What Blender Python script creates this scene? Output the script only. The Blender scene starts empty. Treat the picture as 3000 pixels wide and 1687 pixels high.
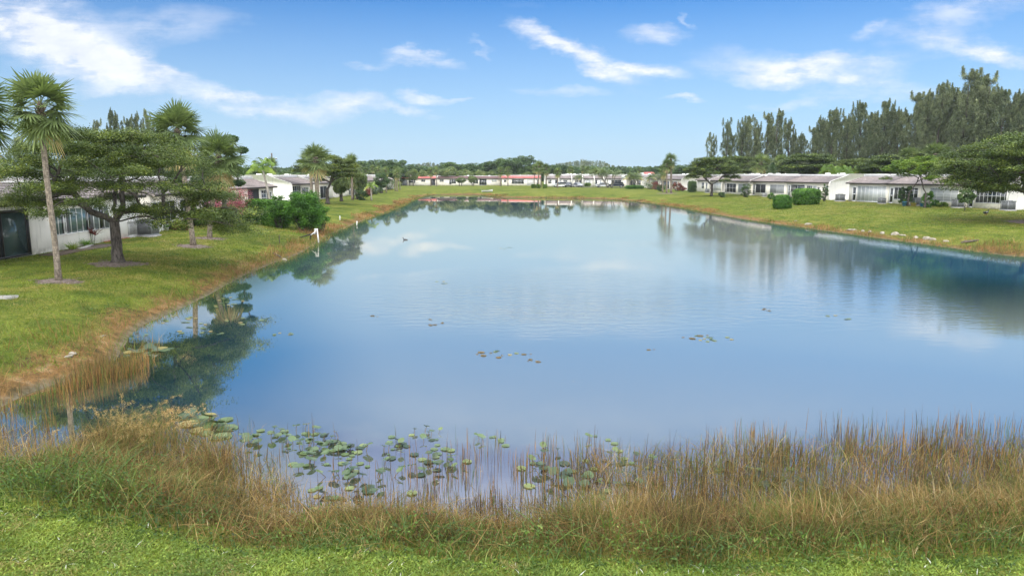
import bpy, math, random
import numpy as np
from mathutils import Vector, Matrix
S = bpy.context.scene
R = math.radians
# ------------------------------------------------------------------ camera
CAMZ = 4.9; PITCH = R(8.89); FPX = 2120.0; CU, CV = 1500.0, 843.5
cam_d = bpy.data.cameras.new('camera'); cam = bpy.data.objects.new('camera', cam_d)
S.collection.objects.link(cam); S.camera = cam
cam.location = (0, 0, CAMZ); cam.rotation_euler = (R(90) - PITCH, 0, 0)
cam_d.sensor_width = 36; cam_d.lens = 36 * FPX / 3000; cam_d.clip_start = .1; cam_d.clip_end = 6000
# ------------------------------------------------------------------ light
SUN_EL, SUN_AZ = R(46), R(206)          # azimuth clockwise from +Y: behind the camera, from the left
sd_ = bpy.data.lights.new('sun', 'SUN'); sun = bpy.data.objects.new('sun', sd_); S.collection.objects.link(sun)
sd_.energy = 1.4; sd_.angle = R(12); sd_.color = (1, .94, .84)
_v = Vector((math.sin(SUN_AZ) * math.cos(SUN_EL), math.cos(SUN_AZ) * math.cos(SUN_EL), math.sin(SUN_EL)))
sun.rotation_euler = _v.to_track_quat('Z', 'Y').to_euler()
S.view_settings.view_transform = 'Standard'; S.view_settings.look = 'None'
S.view_settings.exposure = 0.45; S.view_settings.gamma = 1

def ray(u, v):
    x = (u - CU) / FPX; y = -(v - CV) / FPX
    return np.array([x, math.cos(PITCH) + y * math.sin(PITCH), -math.sin(PITCH) + y * math.cos(PITCH)])
def P(u, v, z=0.0):
    d = ray(u, v); t = (z - CAMZ) / d[2]
    return np.array([0, 0, CAMZ]) + d * t
def proj(p):
    x, y, z = p[0], p[1], p[2] - CAMZ
    f = y * math.cos(PITCH) - z * math.sin(PITCH); up = y * math.sin(PITCH) + z * math.cos(PITCH)
    return CU + FPX * x / f, CV - FPX * up / f

# ------------------------------------------------------------------ sky
W = bpy.data.worlds.new("World"); S.world = W; W.use_nodes = True
nt = W.node_tree; nt.nodes.clear()
class G:
    """tiny node-graph helper"""
    def __init__(s, t): s.t = t
    def n(s, ty, ins=None, **kw):
        nd = s.t.nodes.new(ty)
        for k, v in kw.items(): setattr(nd, k, v)
        for k, v in (ins or {}).items():
            if isinstance(v, bpy.types.NodeSocket): s.t.links.new(v, nd.inputs[k])
            else: nd.inputs[k].default_value = v
        return nd
    def m(s, op, a, b=0.0, c=0.0, clamp=False):
        nd = s.n('ShaderNodeMath', {0: a, 1: b, 2: c}, operation=op); nd.use_clamp = clamp
        return nd.outputs[0]
    def mix(s, f, a, b, mode='MIX'):
        nd = s.n('ShaderNodeMix', {0: f, 6: a, 7: b}, data_type='RGBA', blend_type=mode, clamp_factor=True)
        return nd.outputs[2]
    def noise(s, vec, scale, detail=4, rough=.5, dist=0.0):
        i = {'Scale': scale, 'Detail': detail, 'Roughness': rough, 'Distortion': dist}
        if vec is not None: i['Vector'] = vec
        return s.n('ShaderNodeTexNoise', i).outputs[0]
    def rng(s, v, a, b, c=0.0, d=1.0, smooth=True):
        nd = s.n('ShaderNodeMapRange', {0: v, 1: a, 2: b, 3: c, 4: d}, clamp=True)
        if smooth: nd.interpolation_type = 'SMOOTHSTEP'
        return nd.outputs[0]
    def ramp(s, f, stops):
        nd = s.n('ShaderNodeValToRGB', {0: f}); e = nd.color_ramp.elements
        while len(e) < len(stops): e.new(.5)
        for k, (p, c) in enumerate(stops):
            e[k].position = p; e[k].color = (*c, 1)
        return nd.outputs[0]
g = G(nt)
tc = g.n('ShaderNodeTexCoord').outputs['Generated']
sky = g.n('ShaderNodeTexSky', sky_type='NISHITA', sun_disc=False, sun_elevation=SUN_EL, sun_rotation=SUN_AZ,
          air_density=1.0, dust_density=0.6, ozone_density=1.6, altitude=0)
sep = g.n('ShaderNodeSeparateXYZ', {0: tc}).outputs
ysafe = g.m('MAXIMUM', sep[1], 0.05)
U = g.m('DIVIDE', sep[0], ysafe); Wv = g.m('DIVIDE', sep[2], ysafe)
uw = g.n('ShaderNodeCombineXYZ', {0: U, 1: g.m('MULTIPLY', Wv, 2.2), 2: 0.0}).outputs[0]
# warp of the cloud outlines: streaky, wind-drawn
n1 = g.n('ShaderNodeTexNoise', {'Vector': uw, 'Scale': 5.5, 'Detail': 7, 'Roughness': .62}).outputs['Color']
ns = g.n('ShaderNodeSeparateColor', {0: n1}).outputs
wu = g.m('ADD', U, g.m('MULTIPLY', g.m('SUBTRACT', ns[0], .5), .17))
ww = g.m('ADD', Wv, g.m('MULTIPLY', g.m('SUBTRACT', ns[1], .5), .085))
CL = [(40, 70, 190, 80, 12, 1), (230, 150, 190, 62, 24, 1.05), (410, 195, 160, 48, 20, 1.0), (545, 222, 60, 16, 14, .5),
      (470, 60, 260, 55, -4, .42), (640, 308, 120, 26, 4, .5), (800, 318, 180, 26, 8, .72), (1010, 312, 75, 26, 6, .72),
      (1180, 335, 90, 16, 12, .72), (1235, 295, 80, 18, 8, .75), (1225, 170, 95, 20, 8, .8), (1070, 195, 80, 16, -5, .4),
      (1410, 150, 70, 8, 16, .35), (1355, 308, 40, 8, 0, .4), (1590, 110, 90, 26, 14, .85), (1700, 165, 130, 26, 27, .85),
      (1850, 207, 110, 18, 10, .8), (1940, 88, 105, 22, -4, .6), (2040, 45, 30, 10, 30, .35), (2290, 190, 270, 30, 2, .62), (2400, 175, 170, 20, 4, .5),
      (2380, 232, 200, 26, 3, .95), (1660, 266, 150, 18, 3, .42), (1980, 303, 66, 10, 0, .7), (2310, 300, 150, 16, -6, .35), (2600, 290, 200, 26, -5, .35),
      (2540, 92, 50, 18, -15, .45), (2820, 40, 190, 60, -18, .55), (2850, 155, 200, 30, 8, .6), (2960, 175, 120, 20, 5, .4),
      (350, 265, 120, 14, 0, .3), (1550, 15, 200, 25, 0, .12), (2150, 130, 200, 20, 0, .15)]
cov = None
for (u, v, a, b, ang, amp) in CL:
    d = ray(u, v); cu, cw = d[0] / d[1], d[2] / d[1]
    k = 1 / FPX
    ca, sa = math.cos(R(ang)), math.sin(R(ang))      # image angle, clockwise down
    du = g.m('SUBTRACT', wu, cu); dw = g.m('SUBTRACT', ww, cw)
    x1 = g.m('MULTIPLY', g.m('MULTIPLY_ADD', du, ca, g.m('MULTIPLY', dw, -sa)), 1 / (a * k))
    y1 = g.m('MULTIPLY', g.m('MULTIPLY_ADD', du, sa, g.m('MULTIPLY', dw, ca)), 1 / (b * k))
    r2 = g.m('MULTIPLY_ADD', x1, x1, g.m('MULTIPLY', y1, y1))
    e = g.m('MULTIPLY', g.m('POWER', 2.718, g.m('MULTIPLY', r2, -1.0)), amp)
    cov = e if cov is None else g.m('ADD', cov, e)
fine = g.noise(uw, 16, 6, .62)
streak = g.noise(g.n('ShaderNodeCombineXYZ', {0: g.m('MULTIPLY', U, 3.0), 1: g.m('MULTIPLY', Wv, 26.0), 2: 3.0}).outputs[0], 2.2, 5, .6, .6)
cov = g.m('MULTIPLY', cov, g.rng(g.m('ADD', g.m('MULTIPLY', fine, .6), g.m('MULTIPLY', streak, .4)), .3, .62, .35, 1.25))
cov = g.rng(cov, .12, 1.05, 0, .88, smooth=False)
cov = g.m('MULTIPLY', cov, g.rng(sep[1], 0.15, .35))
# bright cloud added out of frame, overhead and behind the camera, for fill light
hi = g.noise(tc, 2.6, 6, .6, .4)
hi = g.m('MULTIPLY', g.rng(hi, .34, .62, .7, .95), g.m('MAXIMUM', g.rng(sep[2], .22, .60), g.rng(sep[1], .45, -.1)))
cov = g.m('MAXIMUM', cov, hi)
skyc = g.mix(1.0, sky.outputs[0], (.235, .60, 1.0, 1), 'MULTIPLY')
hz = g.rng(sep[2], -.02, .23, 1.0, 0.0, smooth=False)
skyc = g.mix(g.m('MULTIPLY', hz, .92), skyc, (4.8, 6.1, 7.3, 1))
cloudc = g.mix(g.rng(fine, .3, .7), (6.4, 6.75, 7.5, 1), (8.0, 8.1, 8.4, 1))
cloudc = g.n('ShaderNodeVectorMath', {0: cloudc, 3: g.m('MAXIMUM', g.rng(sep[2], .35, .75, 1.0, 3.3), g.rng(sep[1], .4, -.4, 1.0, 3.2))}, operation='SCALE').outputs[0]  # unseen cloud made brighter overhead and behind the camera, to light the walls
tot = g.mix(cov, skyc, cloudc)
SKYSTR = 0.1
bg = g.n('ShaderNodeBackground', {0: tot, 1: SKYSTR})
out = g.n('ShaderNodeOutputWorld', {0: bg.outputs[0]})
# ------------------------------------------------------------------ object helpers
COL = S.collection
def tag(o, label=None, cat=None, group=None, kind=None):
    if label: o['label'] = label
    if cat: o['category'] = cat
    if group: o['group'] = group
    if kind: o['kind'] = kind
    return o
def empty(name, loc, rz=0.0, label=None, cat=None, group=None):
    o = bpy.data.objects.new(name, None); COL.objects.link(o); o.empty_display_size = .3
    o.location = tuple(float(c) for c in loc); o.rotation_euler = (0, 0, rz)
    return tag(o, label, cat, group)
def dup(root, loc, rz=0.0, sc=1.0, label=None, group=None):
    r = root.copy(); COL.objects.link(r); r.location = tuple(float(c) for c in loc); r.rotation_euler = (0, 0, rz)
    r.scale = (sc, sc, sc) if np.isscalar(sc) else sc
    if label: r['label'] = label
    if group: r['group'] = group
    for ch in list(root.children):
        c = ch.copy(); COL.objects.link(c); c.parent = r
        for gch in ch.children:
            d = gch.copy(); COL.objects.link(d); d.parent = c
    return r
class MB:
    def __init__(s): s.v = []; s.q = []; s.t = []; s.c = []; s.n = 0
    def add(s, V, Q=None, T=None, c=None):
        V = np.asarray(V, float).reshape(-1, 3)
        if Q is not None and len(Q): s.q.append(np.asarray(Q, int).reshape(-1, 4) + s.n)
        if T is not None and len(T): s.t.append(np.asarray(T, int).reshape(-1, 3) + s.n)
        s.v.append(V); s.n += len(V)
        s.c.append(np.full(len(V), .5) if c is None else (np.full(len(V), c) if np.isscalar(c) else np.asarray(c, float)))
        return s
    def box(s, x0, x1, y0, y1, z0, z1, c=None):
        V = [(x, y, z) for z in (z0, z1) for y in (y0, y1) for x in (x0, x1)]
        return s.add(V, [(0, 2, 3, 1), (4, 5, 7, 6), (0, 1, 5, 4), (2, 6, 7, 3), (0, 4, 6, 2), (1, 3, 7, 5)], c=c)
    def obox(s, p, q, w, h=None, c=None):
        """bar from p to q, rectangular section w x h"""
        p, q = np.array(p, float), np.array(q, float); h = w if h is None else h
        d = q - p; d /= np.linalg.norm(d) + 1e-9
        a = np.cross(d, (0, 0, 1)); 
        if np.linalg.norm(a) < .05: a = np.array([1., 0, 0])
        a /= np.linalg.norm(a); b = np.cross(a, d)
        V = [e + a * i * w / 2 + b * j * h / 2 for e in (p, q) for i, j in ((-1, -1), (1, -1), (1, 1), (-1, 1))]
        return s.add(V, [(0, 3, 2, 1), (4, 5, 6, 7), (0, 1, 5, 4), (1, 2, 6, 5), (2, 3, 7, 6), (3, 0, 4, 7)], c=c)
    def prism(s, prof, x0, x1, c=None):
        """polygon profile in (y,z), extruded along x; drawn as quads/tris fan"""
        n = len(prof); V = [(x0, y, z) for y, z in prof] + [(x1, y, z) for y, z in prof]
        Q = [(i, (i + 1) % n, (i + 1) % n + n, i + n) for i in range(n)]
        import mathutils
        tr = mathutils.geometry.tessellate_polygon([[Vector((0, y, z)) for y, z in prof]])
        T = [tuple(t) for t in tr] + [tuple(i + n for i in reversed(t)) for t in tr]
        return s.add(V, Q, T, c)
    def tube(s, pts, rad, k=7, c=None, cap=True):
        pts = np.asarray(pts, float); m = len(pts)
        rad = np.full(m, rad) if np.isscalar(rad) else np.asarray(rad, float)
        tg = np.gradient(pts, axis=0); tg /= np.linalg.norm(tg, axis=1)[:, None] + 1e-9
        ref = np.array([1., 0, 0]) if abs(tg[0][0]) < .8 else np.array([0, 1., 0])
        V = []
        for i in range(m):
            a = ref - tg[i] * np.dot(ref, tg[i]); a /= np.linalg.norm(a) + 1e-9; b = np.cross(tg[i], a); ref = a
            th = np.arange(k) * 2 * math.pi / k
            V.append(pts[i] + rad[i] * (np.cos(th)[:, None] * a + np.sin(th)[:, None] * b))
        V = np.concatenate(V); Q = [(i * k + j, i * k + (j + 1) % k, (i + 1) * k + (j + 1) % k, (i + 1) * k + j) for i in range(m - 1) for j in range(k)]
        T = []
        if cap:
            V = np.vstack([V, pts[-1:], pts[:1]]); e = m * k
            T = [((m - 1) * k + j, (m - 1) * k + (j + 1) % k, e) for j in range(k)] + [((j + 1) % k, j, e + 1) for j in range(k)]
        return s.add(V, Q, T, c)
    def ball(s, ctr, r, k=10, m=6, c=None, jit=0, rng=None):
        r = np.array(r if not np.isscalar(r) else (r, r, r), float); V = []
        for i in range(m + 1):
            ph = math.pi * i / m
            for j in range(k):
                th = 2 * math.pi * j / k
                V.append((math.sin(ph) * math.cos(th), math.sin(ph) * math.sin(th), math.cos(ph)))
        V = np.array(V)
        if jit: V = V * (1 + rng.uniform(-jit, jit, (len(V), 1)))
        V = V * r + np.array(ctr)
        Q = [(i * k + j, (i + 1) * k + j, (i + 1) * k + (j + 1) % k, i * k + (j + 1) % k) for i in range(m) for j in range(k)]
        return s.add(V, Q, c=c)
    def lathe(s, prof, ctr=(0, 0, 0), k=16, c=None):
        V = [(r * math.cos(2 * math.pi * j / k), r * math.sin(2 * math.pi * j / k), z) for r, z in prof for j in range(k)]
        V = np.array(V) + np.array(ctr)
        Q = [(i * k + j, i * k + (j + 1) % k, (i + 1) * k + (j + 1) % k, (i + 1) * k + j) for i in range(len(prof) - 1) for j in range(k)]
        return s.add(V, Q, c=c)
    def build(s, name, mat, parent=None, smooth=False):
        V = np.concatenate(s.v); Qs = np.concatenate(s.q) if s.q else np.zeros((0, 4), int); Ts = np.concatenate(s.t) if s.t else np.zeros((0, 3), int)
        me = bpy.data.meshes.new(name)
        me.vertices.add(len(V)); me.vertices.foreach_set('co', V.astype(np.float32).ravel())
        nl = Qs.size + Ts.size; npoly = len(Qs) + len(Ts)
        me.loops.add(nl); me.loops.foreach_set('vertex_index', np.concatenate([Qs.ravel(), Ts.ravel()]).astype(np.int32))
        me.polygons.add(npoly)
        st = np.concatenate([np.arange(len(Qs)) * 4, Qs.size + np.arange(len(Ts)) * 3]).astype(np.int32)
        me.polygons.foreach_set('loop_start', st)
        me.update(calc_edges=True)
        at = me.attributes.new('c', 'FLOAT', 'POINT'); at.data.foreach_set('value', np.concatenate(s.c).astype(np.float32))
        if smooth: me.polygons.foreach_set('use_smooth', np.ones(npoly, bool))
        me.materials.append(mat); me.validate()
        o = bpy.data.objects.new(name, me); COL.objects.link(o)
        if parent is not None: o.parent = parent
        return o
def unit(a): return a / (np.linalg.norm(a, axis=-1, keepdims=True) + 1e-9)
def leaves(mb, C, size, rng, aspect=.45, flat=.0, c=None, axis=None, n=None):
    """rhombic leaves at centres C; flat in 0..1 turns their faces upward; axis = preferred long axis"""
    C = np.asarray(C, float); m = len(C)
    if m == 0: return
    size = np.full(m, size) if np.isscalar(size) else size
    N = unit(rng.normal(size=(m, 3))); N = unit(N * (1 - flat) + np.array([0, 0, 1]) * flat * 1.4) if n is None else unit(n)
    A = unit(rng.normal(size=(m, 3))) if axis is None else unit(axis + rng.normal(size=(m, 3)) * .25)
    A = unit(A - N * (A * N).sum(1)[:, None]); B = np.cross(N, A)
    L = A * size[:, None] * .5; Wd = B * (size * aspect)[:, None] * .5
    V = np.stack([C - L, C - L * .1 + Wd, C + L, C - L * .1 - Wd], 1).reshape(-1, 3)
    if c is None: c = rng.uniform(0, 1, m)
    mb.add(V, np.arange(4 * m).reshape(-1, 4), c=np.repeat(c, 4))
def blades(mb, B, H, Wd, rng, lean=.25, curve=.3, seg=2, c=None, tipdrop=0.0, az=None, tipw=.12):
    """grass blades: bent tapering ribbons rooted at B"""
    B = np.asarray(B, float); m = len(B)
    if m == 0: return
    H = np.full(m, H) if np.isscalar(H) else H; Wd = np.full(m, Wd) if np.isscalar(Wd) else Wd
    az = rng.uniform(0, 2 * math.pi, m) if az is None else az; d = np.stack([np.cos(az), np.sin(az), np.zeros(m)], 1)
    fa = rng.uniform(0, 2 * math.pi, m); sd = np.stack([np.cos(fa), np.sin(fa), np.zeros(m)], 1)
    ln = np.abs(rng.normal(0, lean, m)); cv = np.abs(rng.normal(0, curve, m))
    rows = []
    for i in range(seg + 1):
        t = i / seg
        off = (ln * t + cv * t * t)[:, None] * d * H[:, None]
        z = H * (t - .35 * cv * t * t - tipdrop * t ** 3)
        ctr = B + off; ctr[:, 2] = B[:, 2] + z
        w = (Wd * ((1 - t ** 1.6) * (1 - tipw) + tipw) * .5)[:, None]
        rows.append(np.stack([ctr - sd * w, ctr + sd * w], 1))
    V = np.stack(rows, 1).reshape(m, -1, 3); k = 2 * (seg + 1)
    base = (np.arange(m) * k)[:, None]
    Q = np.concatenate([base + np.array([[2 * i, 2 * i + 1, 2 * i + 3, 2 * i + 2]]) for i in range(seg)], 1).reshape(-1, 4)
    if c is None: c = rng.uniform(0, 1, m)
    mb.add(V.reshape(-1, 3), Q, c=np.repeat(c, k))

# ------------------------------------------------------------------ materials
def newmat(name):
    m = bpy.data.materials.new(name); m.use_nodes = True; m.node_tree.nodes.clear(); return m, G(m.node_tree)
def finish(m, g_, sh): g_.n('ShaderNodeOutputMaterial', {0: sh}); return m
def m_leaf(name, stops, rough=.55, trans=.3, spec=.3, big=.0):
    """foliage: colour by leaf, with some light passing through, slight drift over the plant and between plants"""
    m, q = newmat(name)
    a = q.n('ShaderNodeAttribute', attribute_name='c').outputs['Fac']
    col = q.ramp(a, stops)
    tcn = q.n('ShaderNodeTexCoord').outputs['Object']
    nz = q.noise(tcn, 1.1, 3)
    oi = q.n('ShaderNodeObjectInfo').outputs['Random']
    hsv = q.n('ShaderNodeHueSaturation', {'Hue': q.rng(q.m('ADD', nz, q.m('MULTIPLY', oi, .3)), .3, .95, .513, .487), 'Saturation': 1.0,
              'Value': q.m('MULTIPLY', q.rng(nz, .3, .7, .8, 1.2), q.rng(oi, 0, 1, .88, 1.12)), 'Color': col}).outputs[0]
    b = q.n('ShaderNodeBsdfPrincipled', {'Base Color': hsv, 'Roughness': rough, 'Specular IOR Level': spec})
    t = q.n('ShaderNodeBsdfTranslucent', {0: q.mix(1.0, hsv, (1.25, 1.25, .7, 1), 'MULTIPLY')})
    mx = q.n('ShaderNodeMixShader', {0: trans, 1: b.outputs[0], 2: t.outputs[0]})
    return finish(m, q, mx.outputs[0])
def m_plain(name, col, rough=.6, var=.15, scale=3.0, bump=0.0, metal=0.0, spec=.4, col2=None, bscale=None):
    m, q = newmat(name)
    tcn = q.n('ShaderNodeTexCoord').outputs['Object']
    nz = q.noise(tcn, scale, 6, .6)
    c2 = col2 or tuple(min(1, x * (1 - 2 * var)) for x in col)
    cc = q.mix(q.rng(nz, .35, .7), (*col, 1), (*c2, 1))
    i = {'Base Color': cc, 'Roughness': rough, 'Metallic': metal, 'Specular IOR Level': spec}
    if bump:
        i['Normal'] = q.n('ShaderNodeBump', {'Strength': bump, 'Distance': .02, 'Height': q.noise(tcn, bscale or scale * 6, 5, .6)}).outputs[0]
    return finish(m, q, q.n('ShaderNodeBsdfPrincipled', i).outputs[0])
def m_glass(name, col, rough=.06):
    m, q = newmat(name)
    d = q.n('ShaderNodeBsdfPrincipled', {'Base Color': (*col, 1), 'Roughness': rough, 'Specular IOR Level': .9, 'IOR': 1.5})
    return finish(m, q, d.outputs[0])
def m_stucco(name, col, stain):
    """painted stucco with soft mildew near the ground and faint streaks"""
    m, q = newmat(name)
    tcn = q.n('ShaderNodeTexCoord').outputs['Object']; sp = q.n('ShaderNodeSeparateXYZ', {0: tcn}).outputs
    st = q.n('ShaderNodeMapping', {0: tcn, 3: (2.2, 2.2, .25)}).outputs[0]
    f1 = q.rng(q.noise(st, 2.0, 6, .65), .5, .78, 0, .5)
    low = q.m('MULTIPLY', q.rng(sp[2], .45, .0), q.rng(q.noise(tcn, 3.5, 5), .35, .65, .1, .8))
    cc = q.mix(q.m('MAXIMUM', f1, low), (*col, 1), (*stain, 1))
    cc = q.mix(q.rng(q.noise(tcn, .7, 3), .4, .7, 0, .35), cc, tuple(x * .88 for x in col) + (1,))
    bp = q.n('ShaderNodeBump', {'Strength': .5, 'Distance': .02, 'Height': q.noise(tcn, 14, 5, .6)}).outputs[0]
    return finish(m, q, q.n('ShaderNodeBsdfPrincipled', {'Base Color': cc, 'Roughness': .85, 'Specular IOR Level': .2, 'Normal': bp}).outputs[0])
def m_bark(name, c1, c2, sz=(6, 6, 2), bump=1.0, ringy=False):
    m, q = newmat(name)
    tcn = q.n('ShaderNodeTexCoord').outputs['Object']; mp = q.n('ShaderNodeMapping', {0: tcn, 3: sz}).outputs[0]
    nz = q.noise(mp, 1.6, 7, .68)
    cc = q.mix(q.rng(nz, .38, .62), (*c1, 1), (*c2, 1))
    if ringy:
        wv = q.n('ShaderNodeTexWave', {'Vector': tcn, 'Scale': 3.2, 'Distortion': 3.5, 'Detail': 3, 'Detail Scale': 2.5}, bands_direction='Z').outputs['Fac']
        cc = q.mix(q.m('MULTIPLY', q.rng(wv, .62, .95), .45), cc, tuple(x * .45 for x in c2) + (1,))
    bp = q.n('ShaderNodeBump', {'Strength': bump, 'Distance': .03, 'Height': nz}).outputs[0]
    return finish(m, q, q.n('ShaderNodeBsdfPrincipled', {'Base Color': cc, 'Roughness': .9, 'Specular IOR Level': .2, 'Normal': bp}).outputs[0])
# ------------------------------------------------------------------ land and lake
shore_px = [(-80, 1230), (20, 1185), (75, 1155), (150, 1128), (240, 1108), (320, 1085), (372, 1000), (400, 960), (466, 932), (559, 891), (629, 856), (699, 815), (757, 790),
            (815, 766), (885, 742), (932, 710), (967, 687), (1036, 658), (1095, 635), (1176, 606), (1216, 584), (1255, 571.5), (1330, 569.5), (1400, 570), (1425, 574),
            (1460, 578), (1600, 580), (1747, 581), (1863, 590), (1980, 606), (2155, 640), (2329, 664), (2504, 689), (2678, 712), (2853, 736), (3000, 757)]
near_px = [(3000, 1500), (2600, 1515), (2300, 1532), (2000, 1552), (1700, 1556), (1400, 1542), (1100, 1510), (930, 1512), (840, 1552), (760, 1515),
           (660, 1462), (560, 1412), (450, 1385), (330, 1365), (200, 1375), (90, 1382), (-80, 1385)]
lake = [P(u, v)[:2] for u, v in shore_px] + [np.array(p) for p in ((40, 38), (47, 27), (50, 16), (36, 10.5), (22, 10.6))] + \
       [P(u, v)[:2] for u, v in near_px] + []
lake = np.array(lake)
def smooth_poly(p, it=2):
    for _ in range(it):
        q = np.roll(p, -1, 0); p = np.stack([p * .75 + q * .25, p * .25 + q * .75], 1).reshape(-1, 2)
    return p
lake = smooth_poly(lake, 2)
def shore_dist(X, Y):
    """signed distance to the waterline, positive on land"""
    X = np.asarray(X, float); Y = np.asarray(Y, float); sh = X.shape; X = X.ravel(); Y = Y.ravel()
    best = np.full(X.shape, 1e9); ins = np.zeros(X.shape, bool)
    a = lake; b = np.roll(lake, -1, 0)
    for (ax, ay), (bx, by) in zip(a, b):
        dx, dy = bx - ax, by - ay
        t = np.clip(((X - ax) * dx + (Y - ay) * dy) / (dx * dx + dy * dy + 1e-12), 0, 1)
        best = np.minimum(best, (X - ax - t * dx) ** 2 + (Y - ay - t * dy) ** 2)
        if ay != by:
            cr = ((ay > Y) != (by > Y)) & (X < (bx - ax) * (Y - ay) / (by - ay) + ax); ins ^= cr
    d = np.sqrt(best); return np.where(ins, -d, d).reshape(sh)
def vn(x, y, s, seed=0):
    """smooth value noise in [-1,1]"""
    x = np.asarray(x, float) / s + seed * 17.3; y = np.asarray(y, float) / s - seed * 9.1
    xi, yi = np.floor(x), np.floor(y); fx, fy = x - xi, y - yi; fx = fx * fx * (3 - 2 * fx); fy = fy * fy * (3 - 2 * fy)
    def h(i, j):
        k = np.sin(i * 127.1 + j * 311.7) * 43758.5453; return (k - np.floor(k)) * 2 - 1
    return (h(xi, yi) * (1 - fx) + h(xi + 1, yi) * fx) * (1 - fy) + (h(xi, yi + 1) * (1 - fx) + h(xi + 1, yi + 1) * fx) * fy
def height(X, Y, sd=None):
    sd = shore_dist(X, Y) if sd is None else sd
    w = 1.9 + np.clip((np.asarray(Y) - 20) / 40, 0, 1) * 2.2
    z = .98 * (1 - np.exp(-np.maximum(sd, 0) / w)) + .012 * np.clip(sd - 12, 0, 10)
    z = z + np.clip(sd, 0, 1.5) / 1.5 * (.035 * vn(X, Y, 1.1, 1) + .06 * vn(X, Y, 4.5, 2) * (np.asarray(Y) < 90))
    return np.where(sd < 0, np.maximum(sd * .35, -1.2) - .02, z)
def gz(x, y): return float(height(np.array([x]), np.array([y]))[0])
def Gp(u, v):
    """where the view ray through photo pixel (u,v) meets the land"""
    z = .8
    for _ in range(12):
        p = P(u, v, z); z = .5 * z + .5 * max(gz(p[0], p[1]), 0)
    return P(u, v, z)
def top_h(p, vt):
    """height above ground so that something standing at p ends at photo row vt"""
    u, _ = proj(p); d = ray(u, vt); t = p[1] / d[1]
    return CAMZ + d[2] * t - p[2]
def at_depth(u, y, z=None):
    d = ray(u, 512); x = d[0] / d[1] * y
    return np.array([x, y, gz(x, y) if z is None else z])

def grid_mesh(name, ys, ts, zfun, mat, keep=None):
    Y = np.repeat(ys[:, None], len(ts), 1); X = (Y + 35) * ts[None, :]
    sd = shore_dist(X, Y); Z = zfun(X, Y, sd)
    mb = MB(); n, m = X.shape; idx = np.arange(n * m).reshape(n, m)
    Q = np.stack([idx[:-1, :-1], idx[:-1, 1:], idx[1:, 1:], idx[1:, :-1]], -1).reshape(-1, 4)
    if keep is not None:
        k = keep(sd); k = k[:-1, :-1] | k[1:, :-1] | k[:-1, 1:] | k[1:, 1:]; Q = Q[k.ravel()]
    mb.add(np.stack([X, Y, Z], -1), Q, c=sd.ravel())
    return mb.build(name, mat, smooth=True)

# ground material: mown grass, a dry fringe along the water, mud below it
M_ground, q = newmat('lawn_ground')
tcn = q.n('ShaderNodeTexCoord').outputs['Object']
sdn = q.n('ShaderNodeAttribute', attribute_name='c').outputs['Fac']
nA = q.noise(tcn, .09, 4, .6); nB = q.noise(tcn, .55, 5, .65, .4); nC = q.noise(tcn, 3.5, 5, .7)
st = q.n('ShaderNodeMapping', {0: tcn, 2: (0, 0, R(-9)), 3: (1.0, .22, 1)}).outputs[0]
nS = q.noise(st, 1.4, 4, .6)
nD = q.noise(tcn, 14, 4, .75)
lawn = q.ramp(q.m('ADD', q.m('ADD', q.m('MULTIPLY', nB, .34), q.m('MULTIPLY', nA, .22)), q.m('ADD', q.m('MULTIPLY', nC, .28), q.m('MULTIPLY', nS, .16))),
              [(.38, (.045, .078, .013)), (.46, (.105, .140, .019)), (.53, (.19, .205, .030)), (.62, (.32, .28, .085))])
lawn = q.mix(q.rng(nD, .40, .6, 0, .65), lawn, (.030, .050, .010, 1))
dry = q.ramp(q.m('ADD', q.m('MULTIPLY', nC, .6), q.m('MULTIPLY', nB, .4)), [(.36, (.05, .042, .016)), (.45, (.15, .095, .036)), (.53, (.25, .135, .05)), (.62, (.36, .24, .12))])
nE = q.noise(tcn, .25, 4, .65)
edge = q.m('ADD', q.m('MULTIPLY', q.m('SUBTRACT', nE, .5), 5.0), q.m('ADD', q.m('MULTIPLY', q.m('SUBTRACT', nC, .5), 2.0), sdn))
dry = q.mix(q.rng(nD, .42, .6, 0, .6), dry, (.05, .04, .018, 1))
col = q.mix(q.rng(edge, .5, 1.7), dry, lawn)
mud = q.mix(q.rng(nC, .4, .6), (.10, .085, .05, 1), (.17, .15, .10, 1))
col = q.mix(q.rng(sdn, .0, .35), mud, col)
bp = q.n('ShaderNodeBump', {'Strength': .9, 'Distance': .08, 'Height': q.m('ADD', nC, q.m('MULTIPLY', nD, .5))}).outputs[0]
finish(M_ground, q, q.n('ShaderNodeBsdfPrincipled', {'Base Color': col, 'Roughness': .95, 'Specular IOR Level': .08, 'Normal': bp}).outputs[0])

ys = np.concatenate([np.linspace(-30, 2, 9)[:-1], np.linspace(2, 22, 110)[:-1], np.geomspace(22, 300, 330)[:-1], np.geomspace(300, 5000, 30)])
ground = grid_mesh('ground', ys[ys < 4e3], np.linspace(-1.35, 1.35, 560), lambda X, Y, s: height(X, Y, s), M_ground)
tag(ground, 'mown grass banks and lawns around the lake', None, None, 'structure')

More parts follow.
